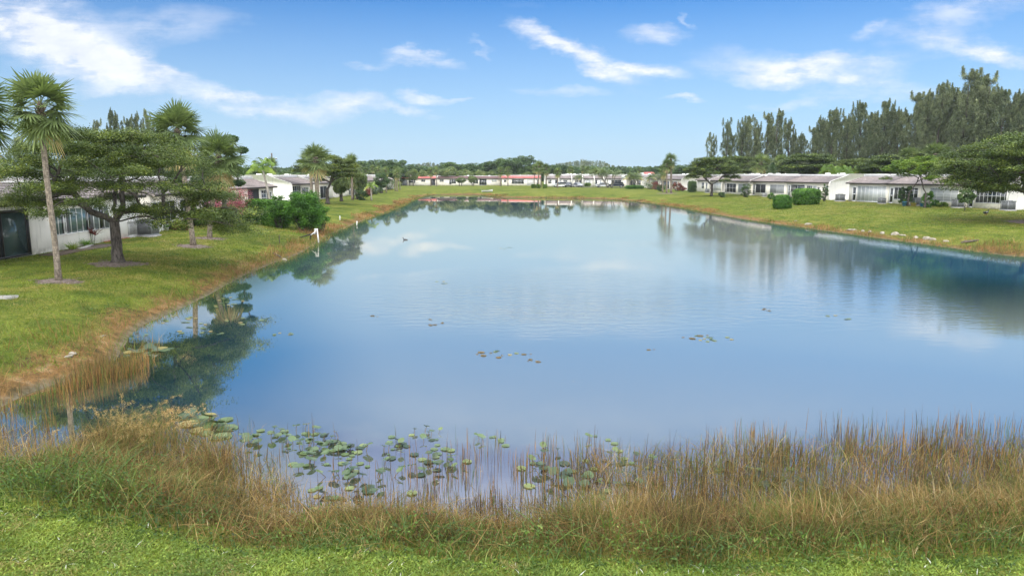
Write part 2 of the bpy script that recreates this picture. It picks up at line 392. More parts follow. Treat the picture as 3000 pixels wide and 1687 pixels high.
# water: a mirror on dark blue-green depth; ruffled patches; whitish sky reflection painted in near the reeds
M_water, q = newmat('lake_water')
tcn = q.n('ShaderNodeTexCoord').outputs['Object']
sdn = q.n('ShaderNodeAttribute', attribute_name='c').outputs['Fac']; spw = q.n('ShaderNodeSeparateXYZ', {0: tcn}).outputs
w1 = q.noise(tcn, .7, 3, .5); w2 = q.n('ShaderNodeMapping', {0: tcn, 2: (0, 0, R(12)), 3: (1.3, 3.2, 1)}).outputs[0]
rip = q.m('ADD', q.noise(w2, 2.6, 3, .6), q.m('MULTIPLY', q.noise(w2, .9, 2, .5), 1.5))
patch = q.n('ShaderNodeMapping', {0: tcn, 3: (.030, .055, 1)}).outputs[0]
pm = q.rng(q.noise(patch, 1.0, 3, .5, .5), .47, .60)
# the ruffled reach lies to the right of the middle
side = q.rng(q.m('SUBTRACT', spw[0], q.m('MULTIPLY', spw[1], .12)), -6.0, 9.0)
far_ = q.rng(spw[1], 17.0, 26.0)
ex_ = q.m('MULTIPLY', q.m('SUBTRACT', spw[0], 2.0), 1 / 8.5); ey_ = q.m('MULTIPLY', q.m('SUBTRACT', spw[1], 30.0), 1 / 9.0)
mid_ = q.rng(q.m('MULTIPLY_ADD', ex_, ex_, q.m('MULTIPLY', ey_, ey_)), 1.5, .2)
side = q.m('MULTIPLY', side, q.rng(sdn, -8, -17, .10, 1.0))
pm = q.m('MULTIPLY', q.m('MULTIPLY', q.m('MULTIPLY_ADD', pm, .6, .4), q.m('MAXIMUM', q.m('MULTIPLY', side, .5), mid_)), far_)
b1 = q.n('ShaderNodeBump', {'Strength': q.m('MULTIPLY_ADD', pm, .32, .004), 'Distance': .05, 'Height': rip}).outputs[0]
b2 = q.n('ShaderNodeBump', {'Strength': .008, 'Distance': .05, 'Height': w1, 'Normal': b1}).outputs[0]
lw = q.n('ShaderNodeLayerWeight', {'Blend': .28}).outputs['Facing']
fac = q.m('MULTIPLY_ADD', q.m('POWER', lw, 4.0), .22, .74, clamp=True)
sky_lilac = q.m('MULTIPLY', q.rng(spw[0], -4.2, -2.6), q.m('MULTIPLY', q.rng(q.m('ADD', sdn, q.m('MULTIPLY', q.noise(tcn, .8, 4), 1.6)), -2.6, -1.7), q.rng(spw[1], 19, 15)))  # grey-lilac sky reflection among the reeds, painted into the water colour
deep = q.mix(q.rng(sdn, -4, -.2), (.010, .058, .105, 1), (.030, .060, .032, 1))
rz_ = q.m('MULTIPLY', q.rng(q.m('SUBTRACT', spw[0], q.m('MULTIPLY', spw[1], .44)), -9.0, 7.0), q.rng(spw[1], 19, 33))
sky_pale = q.m('MULTIPLY', q.rng(sdn, -.6, -5), q.m('SUBTRACT', 1.0, rz_))
sky_pale = q.m('MULTIPLY', sky_pale, q.rng(q.m('ADD', spw[0], q.m('MULTIPLY', spw[1], .29)), -2.6, 2.4))
sky_pale = q.m('MULTIPLY', sky_pale, q.rng(spw[1], 130, 60))
deep = q.mix(sky_pale, deep, (.20, .225, .215, 1))  # pale body colour painted in place of bright sky reflected on open water
fac = q.m('MULTIPLY', fac, q.m('MULTIPLY_ADD', sky_pale, -.16, 1.0)); fac = q.m('MULTIPLY', fac, q.m('MULTIPLY_ADD', q.m('MULTIPLY', rz_, q.rng(sdn, -16, -9)), -.28, 1.0)); fac = q.m('MULTIPLY', fac, q.m('MULTIPLY_ADD', q.m('MULTIPLY', q.rng(sdn, -3.2, -.8), q.rng(spw[1], 24, 34)), -.55, 1.0))
body = q.mix(q.m('MULTIPLY', sky_lilac, .8), deep, (.11, .10, .10, 1))
glc = q.mix(sky_lilac, q.mix(sky_pale, q.mix(rz_, (1.0, .90, .77, 1), (.66, .86, 1.0, 1)), (1.06, .99, .85, 1)), (.80, .80, .82, 1))  # reflection tints painted by position: warmer open water, cooler right side
fl = q.m('MULTIPLY', q.rng(q.noise(tcn, 9, 3, .6), .68, .72), q.m('MAXIMUM', q.m('MULTIPLY', q.rng(sdn, -3.8, -1.0), q.rng(spw[1], 60, 25)), q.m('MULTIPLY', q.rng(q.noise(tcn, .35, 3), .56, .66), q.rng(spw[1], 45, 30))))
fac = q.m('MULTIPLY', fac, q.m('MULTIPLY_ADD', fl, -.75, 1.0)); body = q.mix(q.m('MULTIPLY', fl, .85), body, (.34, .33, .24, 1))
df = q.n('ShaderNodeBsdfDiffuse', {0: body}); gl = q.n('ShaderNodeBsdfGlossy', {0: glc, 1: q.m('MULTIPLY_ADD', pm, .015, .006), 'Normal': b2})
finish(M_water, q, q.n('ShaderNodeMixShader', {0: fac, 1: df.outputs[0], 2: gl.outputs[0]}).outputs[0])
ysw = np.concatenate([np.linspace(6, 22, 60)[:-1], np.geomspace(22, 200, 90)])
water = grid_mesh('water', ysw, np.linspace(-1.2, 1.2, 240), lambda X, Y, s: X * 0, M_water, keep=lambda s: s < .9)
tag(water, 'still blue lake mirroring the sky', None, None, 'structure')

rg = np.random.default_rng(11)
def in_view(p, mu=140, mv=60):
    z = p[:, 2] - CAMZ; f = p[:, 1] * math.cos(PITCH) - z * math.sin(PITCH)
    u = CU + FPX * p[:, 0] / f; v = CV - FPX * (p[:, 1] * math.sin(PITCH) + z * math.cos(PITCH)) / f
    return (f > 1) & (u > -mu) & (u < 3000 + mu) & (v < 1687 + mv * 3)
def scatter(n, x0, x1, y0, y1, cond=None, view=True):
    X = rg.uniform(x0, x1, n); Y = rg.uniform(y0, y1, n); sd = shore_dist(X, Y)
    k = np.ones(n, bool) if cond is None else cond(X, Y, sd)
    X, Y, sd = X[k], Y[k], sd[k]
    p = np.stack([X, Y, height(X, Y, sd)], 1)
    if view:
        k = in_view(p); p = p[k]; sd = sd[k]
    return p, sd
def edge_y(X): return np.interp(X, [-12, -6.52, -5.52, -4.62, -3.7, -2.36, -1.15, 0, 1.14, 3.8, 5.63, 9], [9.8, 8.7, 8.47, 8.36, 8.16, 7.8, 7.57, 7.48, 7.5, 7.47, 7.41, 7.5]) + .14 * vn(X, X * 0, 1.3, 5) + .08 * vn(X, X * 0, .35, 6)
def lawn_edge(X, Y, s): return s - (edge_y(X) - Y)

M_lawnblade = m_leaf('lawn_blades', [(0, (.32, .26, .11)), (.16, (.25, .235, .06)), (.35, (.085, .145, .020)), (.7, (.165, .245, .032)), (.97, (.27, .34, .06)), (1, (.66, .66, .58))], trans=.28)
mb = MB()
p, sd = scatter(330000, -9, 9, 4.4, 13, lambda X, Y, s: (s > lawn_edge(X, Y, s)) & (Y < 12.5))
cc = np.clip(.5 + .35 * vn(p[:, 0], p[:, 1], .5, 3) + .2 * vn(p[:, 0], p[:, 1], .12, 4) + rg.normal(0, .18, len(p)), .02, .96)
dryp = vn(p[:, 0], p[:, 1], .9, 8) + .5 * vn(p[:, 0], p[:, 1], .25, 9)
cc = np.where(dryp > .42, cc * .5, cc); cc = np.where((vn(p[:, 0], p[:, 1], .33, 88) > .45) & (rg.uniform(0, 1, len(p)) < .7), .36, cc)
wh = (rg.uniform(0, 1, len(p)) < .004 * (1 + 2 * (vn(p[:, 0], p[:, 1], .7, 12) > .25))); cc = np.where(wh, 1.0, cc)
blades(mb, p, rg.uniform(.022, .05, len(p)), rg.uniform(.009, .016, len(p)), rg, lean=.8, curve=.9, seg=2, c=cc)
p2, _ = scatter(60000, -9, 9, 4.4, 13, lambda X, Y, s: (s > lawn_edge(X, Y, s)) & (Y < 12.5))
p2[:, 2] += rg.uniform(.012, .045, len(p2))
leaves(mb, p2, rg.uniform(.018, .045, len(p2)), rg, aspect=.6, flat=.55, c=np.clip(rg.normal(.6, .15, len(p2)), .2, .95))
tag(mb.build('lawn_grass', M_lawnblade), 'bright mown lawn of short grass and tiny weeds in the foreground', 'grass', None, 'stuff')

# rougher grass on the left bank and the far lawns
mb = MB()
p, sd = scatter(420000, -34, 0, 12, 62, lambda X, Y, s: (s > .5) & (rg.uniform(0, 1, len(X)) < np.clip(26 / Y, 0, 1) ** 1.6) & (X > -24.6 - np.clip(Y - 48, 0, 99) * .2))
cc = np.clip(.48 + .3 * vn(p[:, 0], p[:, 1], 1.7, 3) + .22 * vn(p[:, 0], p[:, 1], .5, 4) + rg.normal(0, .15, len(p)), .02, .95)
cc = np.where(vn(p[:, 0], p[:, 1], 2.6, 77) + .5 * vn(p[:, 0], p[:, 1], .6, 78) > .85, cc * .5, cc)
sc = np.clip(p[:, 1] / 26, .8, 3)
tuft = np.clip(vn(p[:, 0], p[:, 1], .8, 21) + .3, 0, 1) * np.clip(1 - (sd - 2) / 5, 0, 1)
blades(mb, p, rg.uniform(.035, .08, len(p)) * (1 + 1.6 * tuft), rg.uniform(.012, .022, len(p)) * sc, rg, lean=.5, curve=.7, seg=1, c=cc)
p, sd = scatter(170000, 5, 62, 40, 130, lambda X, Y, s: (s > .6) & (X < 56 - (Y - 79) * .15))
cc = np.clip(.5 + .3 * vn(p[:, 0], p[:, 1], 3, 3) + .22 * vn(p[:, 0], p[:, 1], .9, 4) + rg.normal(0, .15, len(p)), .02, .95)
cc = np.where(vn(p[:, 0], p[:, 1], 5, 77) + .6 * vn(p[:, 0], p[:, 1], 1.5, 78) > .5, cc * .5, cc)
long = p[:, 0] + .11 * p[:, 1]; cc = cc + .16 * np.sin(long * 4.4 + .8 * vn(p[:, 0], p[:, 1], 6, 3)); cc = np.clip(cc, 0, .95)
blades(mb, p, rg.uniform(.05, .10, len(p)), rg.uniform(.03, .06, len(p)), rg, lean=.5, curve=.6, seg=1, c=cc)
M_bankblade = m_leaf('bank_blades', [(0, (.32, .25, .10)), (.22, (.24, .22, .045)), (.45, (.070, .118, .012)), (.75, (.125, .185, .017)), (1, (.22, .265, .035))], trans=.2)
tag(mb.build('bank_grass', M_bankblade), 'uneven grass on the lawns sloping down to the lake', 'grass', None, 'stuff')

# dry orange fringe along every bank
M_dry = m_leaf('dry_blades', [(0, (.07, .05, .022)), (.3, (.20, .115, .04)), (.6, (.36, .21, .08)), (.78, (.46, .33, .17)), (.86, (.16, .18, .04)), (1, (.10, .15, .025))], trans=.25, rough=.8)
mb = MB()
p, sd = scatter(900000, -36, 60, 13, 178, lambda X, Y, s: (s > -.5) & (s < 4.2) & (s + 1.5 * vn(X, Y, 1.9, 7) + 1.5 * vn(X, Y, 7, 8) + np.abs(rg.normal(0, .6, len(X))) < 1.25) & (Y > 14))
sc = np.clip(p[:, 1] / 28, .8, 4)
hh = rg.uniform(.16, .46, len(p)) * (1 + .5 * vn(p[:, 0], p[:, 1], 1.1, 9)) * (1 - .3 * (p[:, 1] > 60)) * np.where(sd < .1, .8, 1)
cc = np.clip(.45 + .25 * vn(p[:, 0], p[:, 1], 1.2, 2) + rg.normal(0, .14, len(p)), 0, .8)
grn = (sd < .25 + .3 * vn(p[:, 0], p[:, 1], 2, 14)) & (rg.uniform(0, 1, len(p)) < .6); grn |= (vn(p[:, 0], p[:, 1], 3.1, 15) > .1) & (rg.uniform(0, 1, len(p)) < .45); cc = np.where(grn, .95, cc)
blades(mb, p, hh, rg.uniform(.010, .020, len(p)) * sc, rg, lean=.3, curve=.5, seg=2, c=cc)
tag(mb.build('dry_grass', M_dry), 'dry orange grass fringing the lake banks', 'grass', None, 'stuff')

# low green weeds between lawn and reeds
M_weed = m_leaf('weed_leaves', [(0, (.022, .038, .010)), (.5, (.055, .105, .018)), (.85, (.11, .19, .03)), (1, (.24, .26, .07))], trans=.3)
mb = MB()
p, sd = scatter(150000, -12, 12, 6.5, 16, lambda X, Y, s: (s > .35) & (s < lawn_edge(X, Y, s) + .25) & (Y < 15.5) & (rg.uniform(0, 1, len(X)) < .08 + .62 * np.clip((s - 1.0) / 1.0, 0, 1) * np.clip(.9 + .9 * vn(X, Y, 1.0, 90), .1, 1) + .25 * (X < -3.2)))
hgt = (.12 + .22 * np.clip(vn(p[:, 0], p[:, 1], .8, 31) + .4, 0, 1.4)) * (1 + .3 * (p[:, 0] < -3)) * np.clip((lawn_edge(p[:, 0], p[:, 1], sd) + .3 - sd) / .5, .2, 1)
hgt = hgt * np.where(p[:, 0] < -6.5, .6, 1)
q_ = p.copy(); q_[:, 2] += hgt * rg.uniform(.1, 1, len(p)) ** .7
leaves(mb, q_, rg.uniform(.025, .06, len(p)), rg, aspect=.5, flat=.35, c=np.clip(.5 + .3 * vn(p[:, 0], p[:, 1], .5, 32) + rg.normal(0, .2, len(p)), 0, 1))
k = rg.uniform(0, 1, len(p)) < .22
blades(mb, p[k], hgt[k] * 1.5 + .08, rg.uniform(.008, .016, k.sum()), rg, lean=.4, curve=.9, seg=4, c=np.clip(rg.normal(.65, .2, k.sum()), 0, 1), tipdrop=.25)
p, sd = scatter(9000, -16, -2, 18, 42, lambda X, Y, s: (s > .9) & (s < 4.5) & (vn(X, Y, 1.6, 41) > .25))
hb = np.repeat(p, 5, 0) + rg.normal(0, .12, (len(p) * 5, 3)) * (1, 1, .3); hb[:, 2] = np.maximum(hb[:, 2], np.repeat(p[:, 2], 5)) + rg.uniform(0, .12, len(hb))
leaves(mb, hb, rg.uniform(.04, .09, len(hb)), rg, aspect=.6, flat=.4, c=np.clip(rg.normal(.6, .2, len(hb)), 0, 1))
tag(mb.build('green_weeds', M_weed), 'leafy green weeds along the edge of the foreground lawn', 'weeds', None, 'stuff')

# brown marsh grass on the near bank
M_marsh = m_leaf('marsh_blades', [(0, (.035, .024, .013)), (.25, (.105, .066, .023)), (.5, (.235, .148, .048)), (.72, (.38, .27, .10)), (.8, (.50, .40, .22)), (.86, (.14, .16, .03)), (1, (.06, .095, .016))], trans=.2, rough=.8)
mb = MB()
def dens(X, Y, s):
    base = np.clip(1.5 - np.abs(s - .85) / 1.25, 0, 1) + .25 * (s < 0) * (X > 1)
    left = (X < -3.4) & (Y > 9.5); base = np.where(left, np.clip(1.2 - np.abs(s - .3) / 1.5, 0, 1), base)
    base = np.maximum(base, 1.1 * np.exp(-((X + 6.9) / .95) ** 2 - ((Y - 12.2) / 1.2) ** 2)); return base * (.75 + .4 * vn(X, Y, .7, 51))
p, sd = scatter(430000, -13, 13, 7.2, 17.5, lambda X, Y, s: (Y < np.where(X < -6.2, 13.7, 17)) & (rg.uniform(0, 1, len(X)) < dens(X, Y, s) * np.where(X < -8, .6, 1)) & (s > -2.6) & (s < lawn_edge(X, Y, s) + .05))
p[:, 2] = np.maximum(p[:, 2], -.05)
big = 1 + .35 * vn(p[:, 0], p[:, 1], .8, 52) + .2 * (p[:, 0] > 3.2)
hh = rg.uniform(.20, .56, len(p)) * big * np.where((p[:, 0] > -4.6) & (p[:, 0] < .5), .62, 1) * np.where(p[:, 0] < -7.6, .5, 1) * (1 + .55 * np.exp(-((p[:, 0] + 6.9) / .9) ** 2 - ((p[:, 1] - 12.4) / 1.5) ** 2)) * np.clip((lawn_edge(p[:, 0], p[:, 1], sd) + .4 - sd) / 1.2, .35, 1)
cc = np.clip(.42 + .2 * vn(p[:, 0], p[:, 1], .6, 53) + rg.normal(0, .17, len(p)), 0, .79)
gr = rg.uniform(0, 1, len(p)) < .20 + .25 * (vn(p[:, 0], p[:, 1], 1.1, 54) > .1) + .3 * (sd > 1.3); cc = np.where(gr, rg.uniform(.86, 1, len(p)), cc)
blades(mb, p, hh, rg.uniform(.005, .011, len(p)), rg, lean=.28, curve=.6, seg=4, c=cc, tipdrop=.12)
# bleached, fallen stalks lying across
k = rg.integers(0, len(p), 3200); f = p[k].copy(); f[:, 2] += rg.uniform(.03, .3, len(k))
leaves(mb, f, rg.uniform(.25, .7, len(k)), rg, aspect=.012, c=rg.uniform(.2, .72, len(k)), n=rg.normal(size=(len(k), 3)) * (.6, .6, .3) + (0, 0, .5))
# arching plumes on the left point
for _ in range(50):
    b0 = np.array([rg.uniform(-7.6, -6.0), rg.uniform(11.2, 12.8)]); zz = max(gz(*b0), 0)
    L = rg.uniform(.8, 1.25); az = rg.normal(.2, .9); t = np.linspace(0, 1, 9)
    pt = np.stack([b0[0] + math.cos(az) * L * .55 * t ** 2, b0[1] + math.sin(az) * L * .3 * t ** 2, zz + L * (t - .32 * t ** 3)], 1)
    mb.tube(pt, .0045 * (1 - .6 * t), 3, c=.62, cap=False)
    tip = np.repeat(pt[6:], 14, 0) + rg.normal(0, .022, (42, 3))
    leaves(mb, tip, .05, rg, aspect=.18, c=np.full(42, .68) + rg.normal(0, .05, 42))
tag(mb.build('marsh_grass', M_marsh), 'brown and straw coloured marsh grass on the near bank', 'grass', None, 'stuff')

# rushes standing in the shallows
M_reed = m_leaf('reed_stalks', [(0, (.035, .024, .018)), (.4, (.09, .056, .026)), (.7, (.25, .125, .040)), (.85, (.36, .22, .075)), (1, (.08, .12, .022))], trans=.08, rough=.8)
mb = MB()
def rden(X, Y, s):
    out = -s / (3.1 + .5 * vn(X, X * 0, 1.2, 61) + .9 * np.clip((X - 2) / 3, 0, 1))
    d = np.clip(1.05 - out, 0, 1) * (.12 + .55 * np.clip((X + .6) / 3, 0, 1) + .28 * np.clip((X + 3.6) / 2, 0, 1))
    cl = vn(X, Y, .45, 62); d = d * np.where(cl > -.05, 1.25, .22)
    bare = (X < -1.7) & (X > -3.6) & (s < -.25); return np.where(bare, d * .35, d) * (X > -4.2) + .12 * (X < -4.2) * (s > -1.4)
p, sd = scatter(80000, -13, 14, 8, 18, lambda X, Y, s: (s < .3) & (s > -4.4) & (Y < np.where(X > 1.5, 13.2 + .05 * X, 16.5)) & (rg.uniform(0, 1, len(X)) < rden(X, Y, s) * .7))
# each root carries two or three stalks close together
p = np.repeat(p, 2, 0); p[:, :2] += rg.normal(0, .035, (len(p), 2)); p[:, 2] = -.03
hh = np.clip(rg.normal(.27, .10, len(p)) * (1 + .3 * vn(p[:, 0], p[:, 1], 1.2, 63)) * (1 + .15 * np.clip((p[:, 0] - 3.5) / 3, 0, 1)), .08, .62)
blades(mb, p, hh, rg.uniform(.007, .013, len(p)), rg, lean=.07, curve=.05, seg=2, c=np.clip(rg.normal(.45, .22, len(p)) + .55 * (rg.uniform(0, 1, len(p)) < .22), 0, 1), tipw=.3)
# reed bed of the left bank inlet
p, sd = scatter(20000, -10.5, -8.6, 14.0, 24, lambda X, Y, s: (s > -1.0) & (s < .35) & (Y > 15.6) & (rg.uniform(0, 1, len(X)) < np.clip(1 - np.abs(Y - 16.9) / 1.9, .06, 1)))
p[:, 2] = np.maximum(p[:, 2], -.02)
blades(mb, p, rg.uniform(.2, .58, len(p)), rg.uniform(.008, .014, len(p)), rg, lean=.12, curve=.14, seg=2, c=np.clip(rg.normal(.62, .2, len(p)) + .4 * (rg.uniform(0, 1, len(p)) < .35), 0, 1))
tag(mb.build('reeds', M_reed), 'dark brown rushes standing in the shallow water', 'reeds', None, 'stuff')
# ------------------------------------------------------------------ plant builders
GRN = dict(
    layered=[(0, (.034, .054, .015)), (.45, (.072, .112, .025)), (.8, (.145, .195, .036)), (1, (.27, .32, .06))],
    bright=[(0, (0.052, 0.098, 0.016)), (.5, (0.127, 0.218, 0.029)), (.85, (0.218, 0.322, 0.046)), (1, (0.380, 0.391, 0.069))],
    palm=[(0, (0.060, 0.090, 0.033)), (.5, (0.128, 0.180, 0.060)), (.85, (0.240, 0.300, 0.112)), (.93, (0.405, 0.420, 0.195)), (1, (0.540, 0.420, 0.210))],
    coco=[(0, (0.060, 0.108, 0.018)), (.5, (0.144, 0.240, 0.036)), (.9, (0.264, 0.360, 0.060)), (1, (0.432, 0.396, 0.084))],
    pine=[(0, (.064, .088, .044)), (.5, (.128, .162, .080)), (1, (.28, .31, .16))],
    broad=[(0, (0.030, 0.060, 0.024)), (.5, (0.068, 0.120, 0.039)), (1, (0.135, 0.210, 0.060))],
    hedge=[(0, (0.034, 0.086, 0.014)), (.5, (0.075, 0.184, 0.023)), (.85, (0.138, 0.287, 0.034)), (1, (0.253, 0.391, 0.057))],
    pink=[(0, (.46, .10, .17)), (.5, (.66, .20, .29)), (.8, (.74, .38, .46)), (.9, (.14, .12, .04)), (1, (.20, .15, .05))],
    red=[(0, (0.090, 0.030, 0.020)), (.6, (0.220, 0.060, 0.050)), (1, (0.150, 0.160, 0.040))])
ML = {k: m_leaf('leaf_' + k, v, trans=.22 if k in ('layered', 'broad', 'pine') else .3) for k, v in GRN.items()}
M_bark = m_bark('dark_bark', (.035, .030, .025), (.11, .095, .08))
M_palmbark = m_bark('palm_bark', (.11, .09, .07), (.30, .25, .19), (9, 9, 3.5), ringy=True)
M_palegrey = m_bark('pale_bark', (.20, .18, .15), (.36, .33, .28))
M_boot = m_bark('palm_boots', (.05, .04, .03), (.13, .10, .07))

def grow(rng, fork, tips, r_tip=.012, r_max=None, wig=.06, sag=.0):
    """branch skeleton from fork point to all tips, thick where many tips hang on it; returns list of (pts, radii)"""
    nodes = [np.array(fork, float)]; par = [-1]; tipi = []
    order = np.argsort([np.linalg.norm(np.array(t) - fork) for t in tips])
    for i in order:
        t = np.array(tips[i], float); A = np.array(nodes)
        d = np.linalg.norm(A - t, axis=1); base = np.linalg.norm(A - fork, axis=1)
        ok = (base < np.linalg.norm(t - fork) * .95) & (A[:, 2] < t[2] + .25)
        cost = d + .25 * base + np.where(ok, 0, 5); j = int(np.argmin(cost)); a = nodes[j]; L = np.linalg.norm(t - a)
        n = max(2, int(L / .45)); up = np.array([0, 0, .16 * L]); prev = j
        for k in range(1, n + 1):
            s = k / n; p = a * (1 - s) + t * s + up * math.sin(math.pi * s) * (-.6 if t[2] - a[2] > L * .5 else .5)
            if k < n: p = p + rng.normal(0, wig * L / n, 3)
            nodes.append(p); par.append(prev); prev = len(nodes) - 1
        tipi.append(prev)
    w = np.zeros(len(nodes))
    for i in tipi: w[i] += 1
    for i in range(len(nodes) - 1, 0, -1): w[par[i]] += w[i]
    rad = r_tip * np.maximum(w, 1) ** .47
    if r_max: rad = np.minimum(rad, r_max)
    kids = [[] for _ in nodes]
    for i, pp in enumerate(par):
        if pp >= 0: kids[pp].append(i)
    out = []; stack = [(0, None)]
    while stack:
        i, frm = stack.pop(); ch = []
        if frm is not None: ch.append(frm)
        ch.append(i)
        while kids[i]:
            kk = sorted(kids[i], key=lambda c: -w[c])
            for c in kk[1:]: stack.append((c, i))
            i = kk[0]; ch.append(i)
        if len(ch) > 1:
            r = rad[ch].copy()
            if frm is not None: r[0] = min(r[0], r[1] * 1.25)
            out.append((np.array([nodes[c] for c in ch]), r))
    return out
def trunk_pts(h, lean=(0, 0), rng=None, n=7, wob=.04):
    t = np.linspace(0, 1, n); w = rng.normal(0, wob, (n, 2)); w[0] = 0; w = w * np.sin(t * math.pi)[:, None]
    return np.stack([lean[0] * t ** 1.3 + w[:, 0], lean[1] * t ** 1.3 + w[:, 1], t * h], 1)

def layered_tree(name, Rad, H, hf, seed, nl=26000, pads=None, extra=(), leaf=.09, mat='layered', squash=1.0, tr=.17, bottom=.36, npad=70, kb=7, lean=(0, 0), ecc=1.0, zmin=0.0):
    """wide tree with foliage in flat tiers: Rad crown radius, H full height, hf fork height"""
    rng = np.random.default_rng(seed); root = empty(name, (0, 0, 0))
    lx, ly = lean
    C = []
    for i in range(npad):
        a = rng.uniform(0, 2 * math.pi); f = math.sqrt((i + .5) / npad); r = Rad * f * .86
        topz = bottom * H + (1 - bottom) * H * math.sqrt(max(0, 1 - (f * .93) ** 2)) * .93
        lo = max(hf * 1.05, zmin, topz - H * (.22 + .15 * (1 - f)))
        z = topz if rng.random() < .6 else rng.uniform(lo, topz)
        z = round(z / (H * .085)) * H * .085 + rng.normal(0, .05)
        C.append((lx + math.cos(a) * r * ecc, ly + math.sin(a) * r, z))
    C += list(extra); C = np.array(C)
    fork = np.array([lx * .6, ly * .6, hf])
    # twigs carry small sprays: several sub-tips per pad
    mb = MB()
    tp = trunk_pts(hf, (fork[0], fork[1]), rng, 8, .03); tr_r = tr * (1 + .5 * np.exp(-np.linspace(0, 1, 8) * 9)) * (1 - .15 * np.linspace(0, 1, 8))
    mb.tube(tp, tr_r, 10)
    for pt, rr in grow(rng, fork, C, r_tip=tr * .115, r_max=tr * .62, wig=.10): mb.tube(pt, rr, 5, cap=False)
    trunk = mb.build('trunk', M_bark, root, smooth=True)
    mb = MB(); per = max(1, nl // len(C))
    for c in C:
        pr = Rad * rng.uniform(.15, .27); nsp = 16
        # sprays: little flat fans around the pad centre, drooping outward
        a = rng.uniform(0, 2 * math.pi, nsp); r = pr * np.sqrt(rng.uniform(0, 1, nsp))
        sc = c + np.stack([np.cos(a) * r, np.sin(a) * r, -r * r / pr * .22 + rng.normal(0, H * .013, nsp)], 1)
        m = per // nsp + 1
        sp = np.repeat(sc, m, 0) + rng.normal(0, 1, (nsp * m, 3)) * (pr * .20, pr * .20, H * .0135 * squash)
        hl = (sp[:, 2] - c[2]) / (H * .03)
        cval = np.clip(.45 + .20 * np.repeat(rng.normal(0, 1, nsp), m) + rng.normal(0, .16, len(sp)), 0, 1)
        leaves(mb, sp, rng.uniform(.7, 1.4, len(sp)) * leaf, rng, aspect=.5, flat=.48, c=cval)
    mb.build('crown', ML[mat], root)
    return root

def sabal_palm(name, h, seed, Rc=1.45, nfr=34, nseg=22, lean=(0, 0), tr=.15, dead=3, bend=1.3):
    rng = np.random.default_rng(seed); root = empty(name, (0, 0, 0))
    t = np.linspace(0, 1, 12); pts = np.stack([lean[0] * t ** bend, lean[1] * t ** bend, t * h], 1)
    pts[:, :2] += np.stack([np.sin(t * 5 + seed) * .03, np.cos(t * 4 + seed) * .03], 1) * (t * (1 - t) * 4)[:, None]
    rr = tr * (1 + .28 * np.exp(-t * 14)) * (1 - .12 * t); rr = rr * (1 + rng.normal(0, .03, 12))
    MB().tube(pts, rr, 12).build('trunk', M_palmbark, root, smooth=True)
    top = pts[-1]; mb = MB()
    for k in range(26):       # old leaf bases
        a = k * 2.4; z = -.75 + .8 * k / 26; b = top + np.array([math.cos(a) * tr * .95, math.sin(a) * tr * .95, z])
        mb.obox(b, b + np.array([math.cos(a) * .09, math.sin(a) * .09, .17]), .07, .025)
    mb.ball(top + (0, 0, .02), (tr * 1.15, tr * 1.15, .28), 9, 6)
    mb.build('leaf_bases', M_boot, root)
    mb = MB(); fm = MB()
    for k in range(nfr):
        f = (k + .5) / nfr; az = k * 2.39996 + rng.normal(0, .12)
        el = R(84) - f ** .95 * R(142) + rng.normal(0, .07); dd = k >= nfr - dead
        if dd: el = R(-68) + rng.normal(0, .08)
        ho = np.array([math.cos(az), math.sin(az), 0.]); D = ho * math.cos(el) + np.array([0, 0, math.sin(el)])
        pl = Rc * (.40 + .14 * rng.random()); s = np.linspace(0, 1, 5)
        pet = top + np.outer(s * pl, D) - np.outer(s ** 2, (0, 0, .10 * pl)) + (0, 0, .12 - .25 * f)
        fm.tube(pet, .013 * (1.3 - s * .6), 3, c=.85 if not dd else 1, cap=False)
        hp = pet[-1]; T = unit(pet[-1] - pet[-2]); side = unit(np.cross(T, (0, 0, 1)) + 1e-6); nrm = np.cross(side, T)
        L = Rc * (.62 + .1 * rng.random()); cb = 1.0 if dd else np.clip(.42 + .13 * rng.normal() + .25 * (f > .8), 0, .9)
        roll = rng.normal(0, .25); side = side * math.cos(roll) + nrm * math.sin(roll); nrm = np.cross(side, T)
        th = np.linspace(-R(112), R(112), nseg) + rng.normal(0, .02, nseg)
        dirs = np.cos(th)[:, None] * T + np.sin(th)[:, None] * side + nrm * (.10 - .30 * np.abs(np.sin(th)))[:, None]
        dirs = unit(dirs); LL = L * (1 - .22 * np.abs(th) / R(112)) * rng.uniform(.85, 1.08, nseg)
        wd = np.cross(dirs, nrm); wd = unit(wd); w0 = L * .078
        st = (0, .45, .78, 1.0); ws = (.35, 1.0, .7, .12); rows = []
        droop = rng.uniform(.06, .24, nseg) * (1 if not dd else 1.6)
        for sv, wv in zip(st, ws):
            ctr = hp + dirs * (LL * sv)[:, None]; ctr[:, 2] -= droop * LL * sv ** 2.4
            rows.append(np.stack([ctr - wd * w0 * wv * .5, ctr + wd * w0 * wv * .5], 1))
        V = np.stack(rows, 1).reshape(nseg, -1, 3); base = (np.arange(nseg) * 8)[:, None]
        Q = np.concatenate([base + np.array([[2 * i, 2 * i + 1, 2 * i + 3, 2 * i + 2]]) for i in range(3)], 1).reshape(-1, 4)
        mb.add(V.reshape(-1, 3), Q, c=np.repeat(np.clip(cb + rng.normal(0, .1, nseg), 0, .9 if not dd else 1), 8))
    for V_, Q_, C_ in zip(fm.v, fm.q, fm.c): pass
    cr = mb.build('crown', ML['palm'], root); fm.build('leaf_stalks', ML['palm'], root)
    return root

